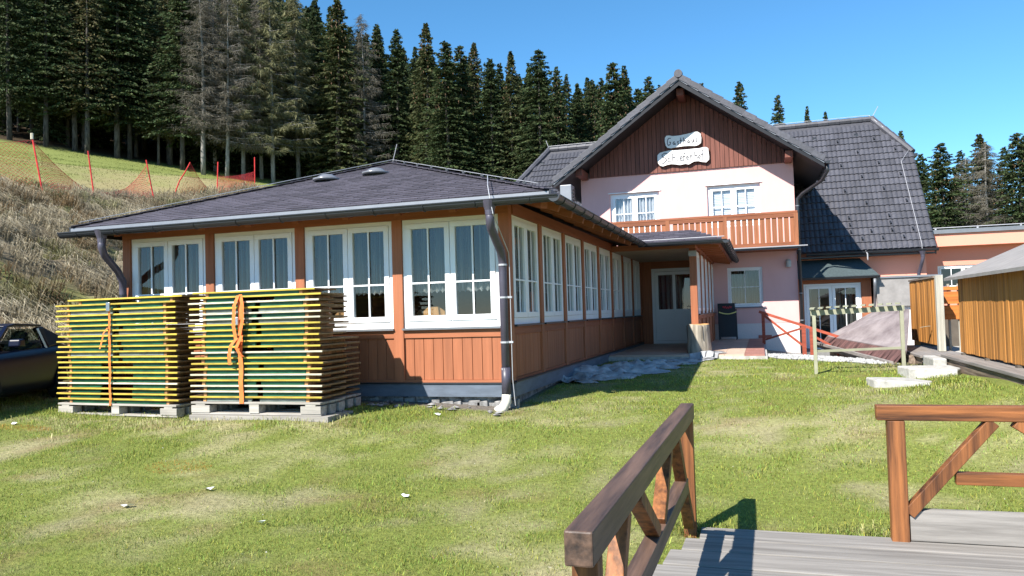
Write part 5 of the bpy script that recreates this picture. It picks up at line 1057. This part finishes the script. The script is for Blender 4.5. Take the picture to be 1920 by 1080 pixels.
def larch_mesh(seed,H_,Rm,cb,bare):
    g=np.random.default_rng(seed); trunk=MB(); zs=np.linspace(0,H_,10); r0=.009*H_+.02
    trunk.tube([(.06*math.sin(z*.35+seed),.05*math.cos(z*.3),z) for z in zs],[max(.012,r0*(1-z/H_)**.8) for z in zs],7)
    br=MB(); V=[];C=[]; z=cb*H_
    while z<H_-.2:
        t=(z-cb*H_)/(H_*(1-cb))
        for b in range(int(g.integers(3,6))):
            a=g.uniform(0,6.28); L=Rm*(1-t)**.7*g.uniform(.5,1.15)+.15; d=np.array([math.cos(a),math.sin(a)]); zz=z+g.uniform(-.2,.2)
            pts=[np.array([d[0]*L*s,d[1]*L*s,zz-.30*L*s+.22*L*s*s]) for s in(0,.5,1)]
            br.tube(pts,[.022,.014,.006],3,cap=False)
            K=int((16+26*L)); s=g.uniform(.15,1.0,K); sd=np.array([-d[1],d[0]])
            # hanging twigs with tufts
            c=np.stack([d[0]*L*s,d[1]*L*s,zz-.30*L*s+.22*L*s*s],1); dirv=np.stack([sd[0]*g.normal(0,.7,K)+d[0]*.3,sd[1]*g.normal(0,.7,K)+d[1]*.3,-g.uniform(.1,1.0,K)],1); dirv/=np.linalg.norm(dirv,axis=1)[:,None]
            ln=g.uniform(.2,.75,K)[:,None]; w_=np.cross(dirv,g.normal(0,1,(K,3))); w_/=np.linalg.norm(w_,axis=1)[:,None]; wd=(.012 if bare else .022)*g.uniform(.7,1.6,K)[:,None]
            q=np.stack([c,c+dirv*ln*.5+w_*wd,c+dirv*ln,c+dirv*ln*.5-w_*wd],1); V.append(q.reshape(-1,3))
            bc=np.array([.125,.112,.086]) if bare else np.array([.150,.146,.072]); cc_=bc*g.uniform(.6,1.4,K)[:,None]; C.append(np.repeat(cc_,4,0))
        z+=g.uniform(.22,.36)
    V=np.concatenate(V); C=np.concatenate(C); cm=mesh_np('crown',V,np.arange(len(V)).reshape(-1,4),'leaf',C,parent=False)
    to=trunk.build('tr','bark_pale',smooth=True); tm=to.data; tm.name='trunk'; bpy.data.objects.remove(to)
    b2=br.build('br','bark_pale'); bm_=b2.data; bm_.name='branches'; bpy.data.objects.remove(b2)
    return tm,cm,bm_
LIB={'dark':[spruce_mesh(1,18,3.4,.20,'plain'),spruce_mesh(2,18,3.1,.25,'plain'),spruce_mesh(21,18,3.7,.22,'warm')],'cone':[spruce_mesh(3,18,3.0,.05,'cones'),spruce_mesh(4,18,2.7,.10,'cones'),spruce_mesh(8,18,2.6,.04,'warm'),spruce_mesh(22,18,3.3,.08,'cones')],'full':[spruce_mesh(5,18,3.0,.03,'plain'),spruce_mesh(6,18,2.6,.06,'plain'),spruce_mesh(23,18,3.4,.05,'plain')],
 'sparse':[spruce_mesh(7,18,2.8,.24,'sparse')],'larch':[larch_mesh(11,18,3.4,.18,False),larch_mesh(12,18,3.1,.22,False)],'bare':[larch_mesh(13,18,3.2,.20,True),larch_mesh(14,18,2.6,.24,True)]}
def tree(x,y,h,kind,lab,group,wid=1.0,var=None):
    L=LIB[kind]; tm,cm,ex=L[(var if var is not None else random.randrange(len(L)))%len(L)]; s=h/18.0
    r=empty('larch_tree' if kind in('larch','bare') else 'spruce_tree',(x,y,gz(x,y)-.05),lab,'tree',group)
    for nm,me in(('trunk',tm),('crown',cm),('branches' if kind in('larch','bare') else 'cones',ex)):
        if me is None: continue
        o=bpy.data.objects.new(nm,me); col.objects.link(o); o.parent=r
        if nm in('cones','branches'): o['kind']='stuff'
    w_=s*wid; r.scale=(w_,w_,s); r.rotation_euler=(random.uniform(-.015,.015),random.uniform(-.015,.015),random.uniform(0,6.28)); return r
FR=[ # u base, depth, top row in the photo, kind, width
 (20,61,-130,'dark',1.0),(88,62,-110,'dark',1.0),(143,64,-120,'dark',1.0),(166,63,-90,'sparse',1.0),(222,65,-110,'dark',1.1),(246,66,-70,'dark',1.0),(322,68,-70,'sparse',1.1),(345,66,-55,'dark',1.0),(300,66,60,'sparse',.8),
 (386,65,-45,'bare',1.15),(405,71,-30,'bare',1.0),(429,66,-25,'bare',1.0),(460,68,-40,'larch',1.0),(495,72,-15,'bare',1.0),(516,69,-30,'larch',1.0),(562,72,-20,'larch',1.1),(600,75,12,'full',.9),(640,72,-8,'cone',1.25),(690,73,18,'bare',.9),(714,76,36,'cone',.9),(748,75,50,'full',1.05),
 (806,73,36,'cone',1.1),(850,70,72,'cone',1.1),(872,72,78,'cone',.95),(901,76,74,'cone',.85),(930,72,104,'full',1.0),(968,72,92,'cone',.95),(1019,70,86,'full',1.1),(1000,74,118,'cone',.8),(1056,69,122,'cone',1.0),(1092,72,152,'full',.9),(1121,73,142,'cone',.8),(1164,66,110,'cone',1.05),(1184,69,122,'cone',.9),(1226,74,138,'cone',.85),
 (1401,64,146,'cone',.85),(1470,64,174,'cone',.8),(1523,68,198,'cone',.75),(1560,72,205,'full',.7),(1330,72,150,'full',.9),(1640,60,250,'full',.9),
 (1700,56,240,'cone',.7),(1714,52,300,'full',.8),(1736,50,285,'full',.8),(1772,46,265,'cone',1.05),(1816,49,290,'bare',1.0),(1848,47,248,'cone',1.0),(1880,48,330,'sparse',1.0),(1858,45,262,'bare',1.0),(1918,44,245,'cone',1.0),(1955,45,230,'full',1.1),(1800,55,330,'full',1.0)]
def od(n):
    s='tenth eleventh twelfth thirteenth fourteenth fifteenth sixteenth seventeenth eighteenth nineteenth'.split(); o_='first second third fourth fifth sixth seventh eighth ninth'.split(); t=['','','twenty','thirty','forty','fifty']
    if n<10: return o_[n-1]
    if n<20: return s[n-10]
    return {20:'twentieth',30:'thirtieth',40:'fortieth',50:'fiftieth'}.get(n,t[n//10]+'-'+o_[n%10-1])
KN={'dark':'tall dark bare-trunked spruce','sparse':'thin sparse olive spruce','bare':'bare grey larch','larch':'yellowish larch','cone':'cone-topped spruce','full':'dense green spruce'}
FRs=sorted(FR); cntk={}
for (u,d_,tv,kd,wd) in FRs:
    zone='forest edge' if u<1250 else ('behind guesthouse ridge' if u<1660 else 'right of tiled wing')
    cntk[(kd,zone)]=cntk.get((kd,zone),0)+1
    b=dep(u,500,d_); g0=gz(b[0],b[1]); tp=dep(u,tv,d_)[2]; h=max(6,tp-g0)
    tree(b[0],b[1],h,kd,'%s, %s of its kind from left, %s'%(KN[kd],od(cntk[(kd,zone)]),zone),'conifers at the forest edge',wid=wd*(1.25 if 840<u<1260 else 1.1)*(1.0 if h>14 else 14/h*.85))
# deeper rows
rs=random.Random(9); k=0
for row in range(5):
    u=-60
    while u<1260:
        d_=69+row*6+rs.uniform(-2,2)+(4 if u>300 else -4); b=dep(u,500,d_); ed=np.interp(b[0],EDX,EDY)
        if b[1]>ed+2.0:
            tv=float(np.interp(u,[-60,560,640,750,900,1050,1260],[-110,-40,5,58,92,128,150]))+rs.uniform(5,45); h=max(8,min(24,dep(u,tv,d_)[2]-gz(b[0],b[1])))
            tree(b[0],b[1],h,rs.choice(['dark','dark','full']) if u<720 else rs.choice(['full','cone']),'dark spruce standing deep inside the forest behind the edge trees','spruces deep in the forest',wid=rs.uniform(.95,1.3)); k+=1
        u+=rs.uniform(26,46)
for u in range(1600,2100,42):
    d_=64+rs.uniform(0,8); b=dep(u,500,d_); tree(b[0],b[1],rs.uniform(9,12),'full','lower spruce in the back row behind the annex','spruces behind the annex',wid=1.2)
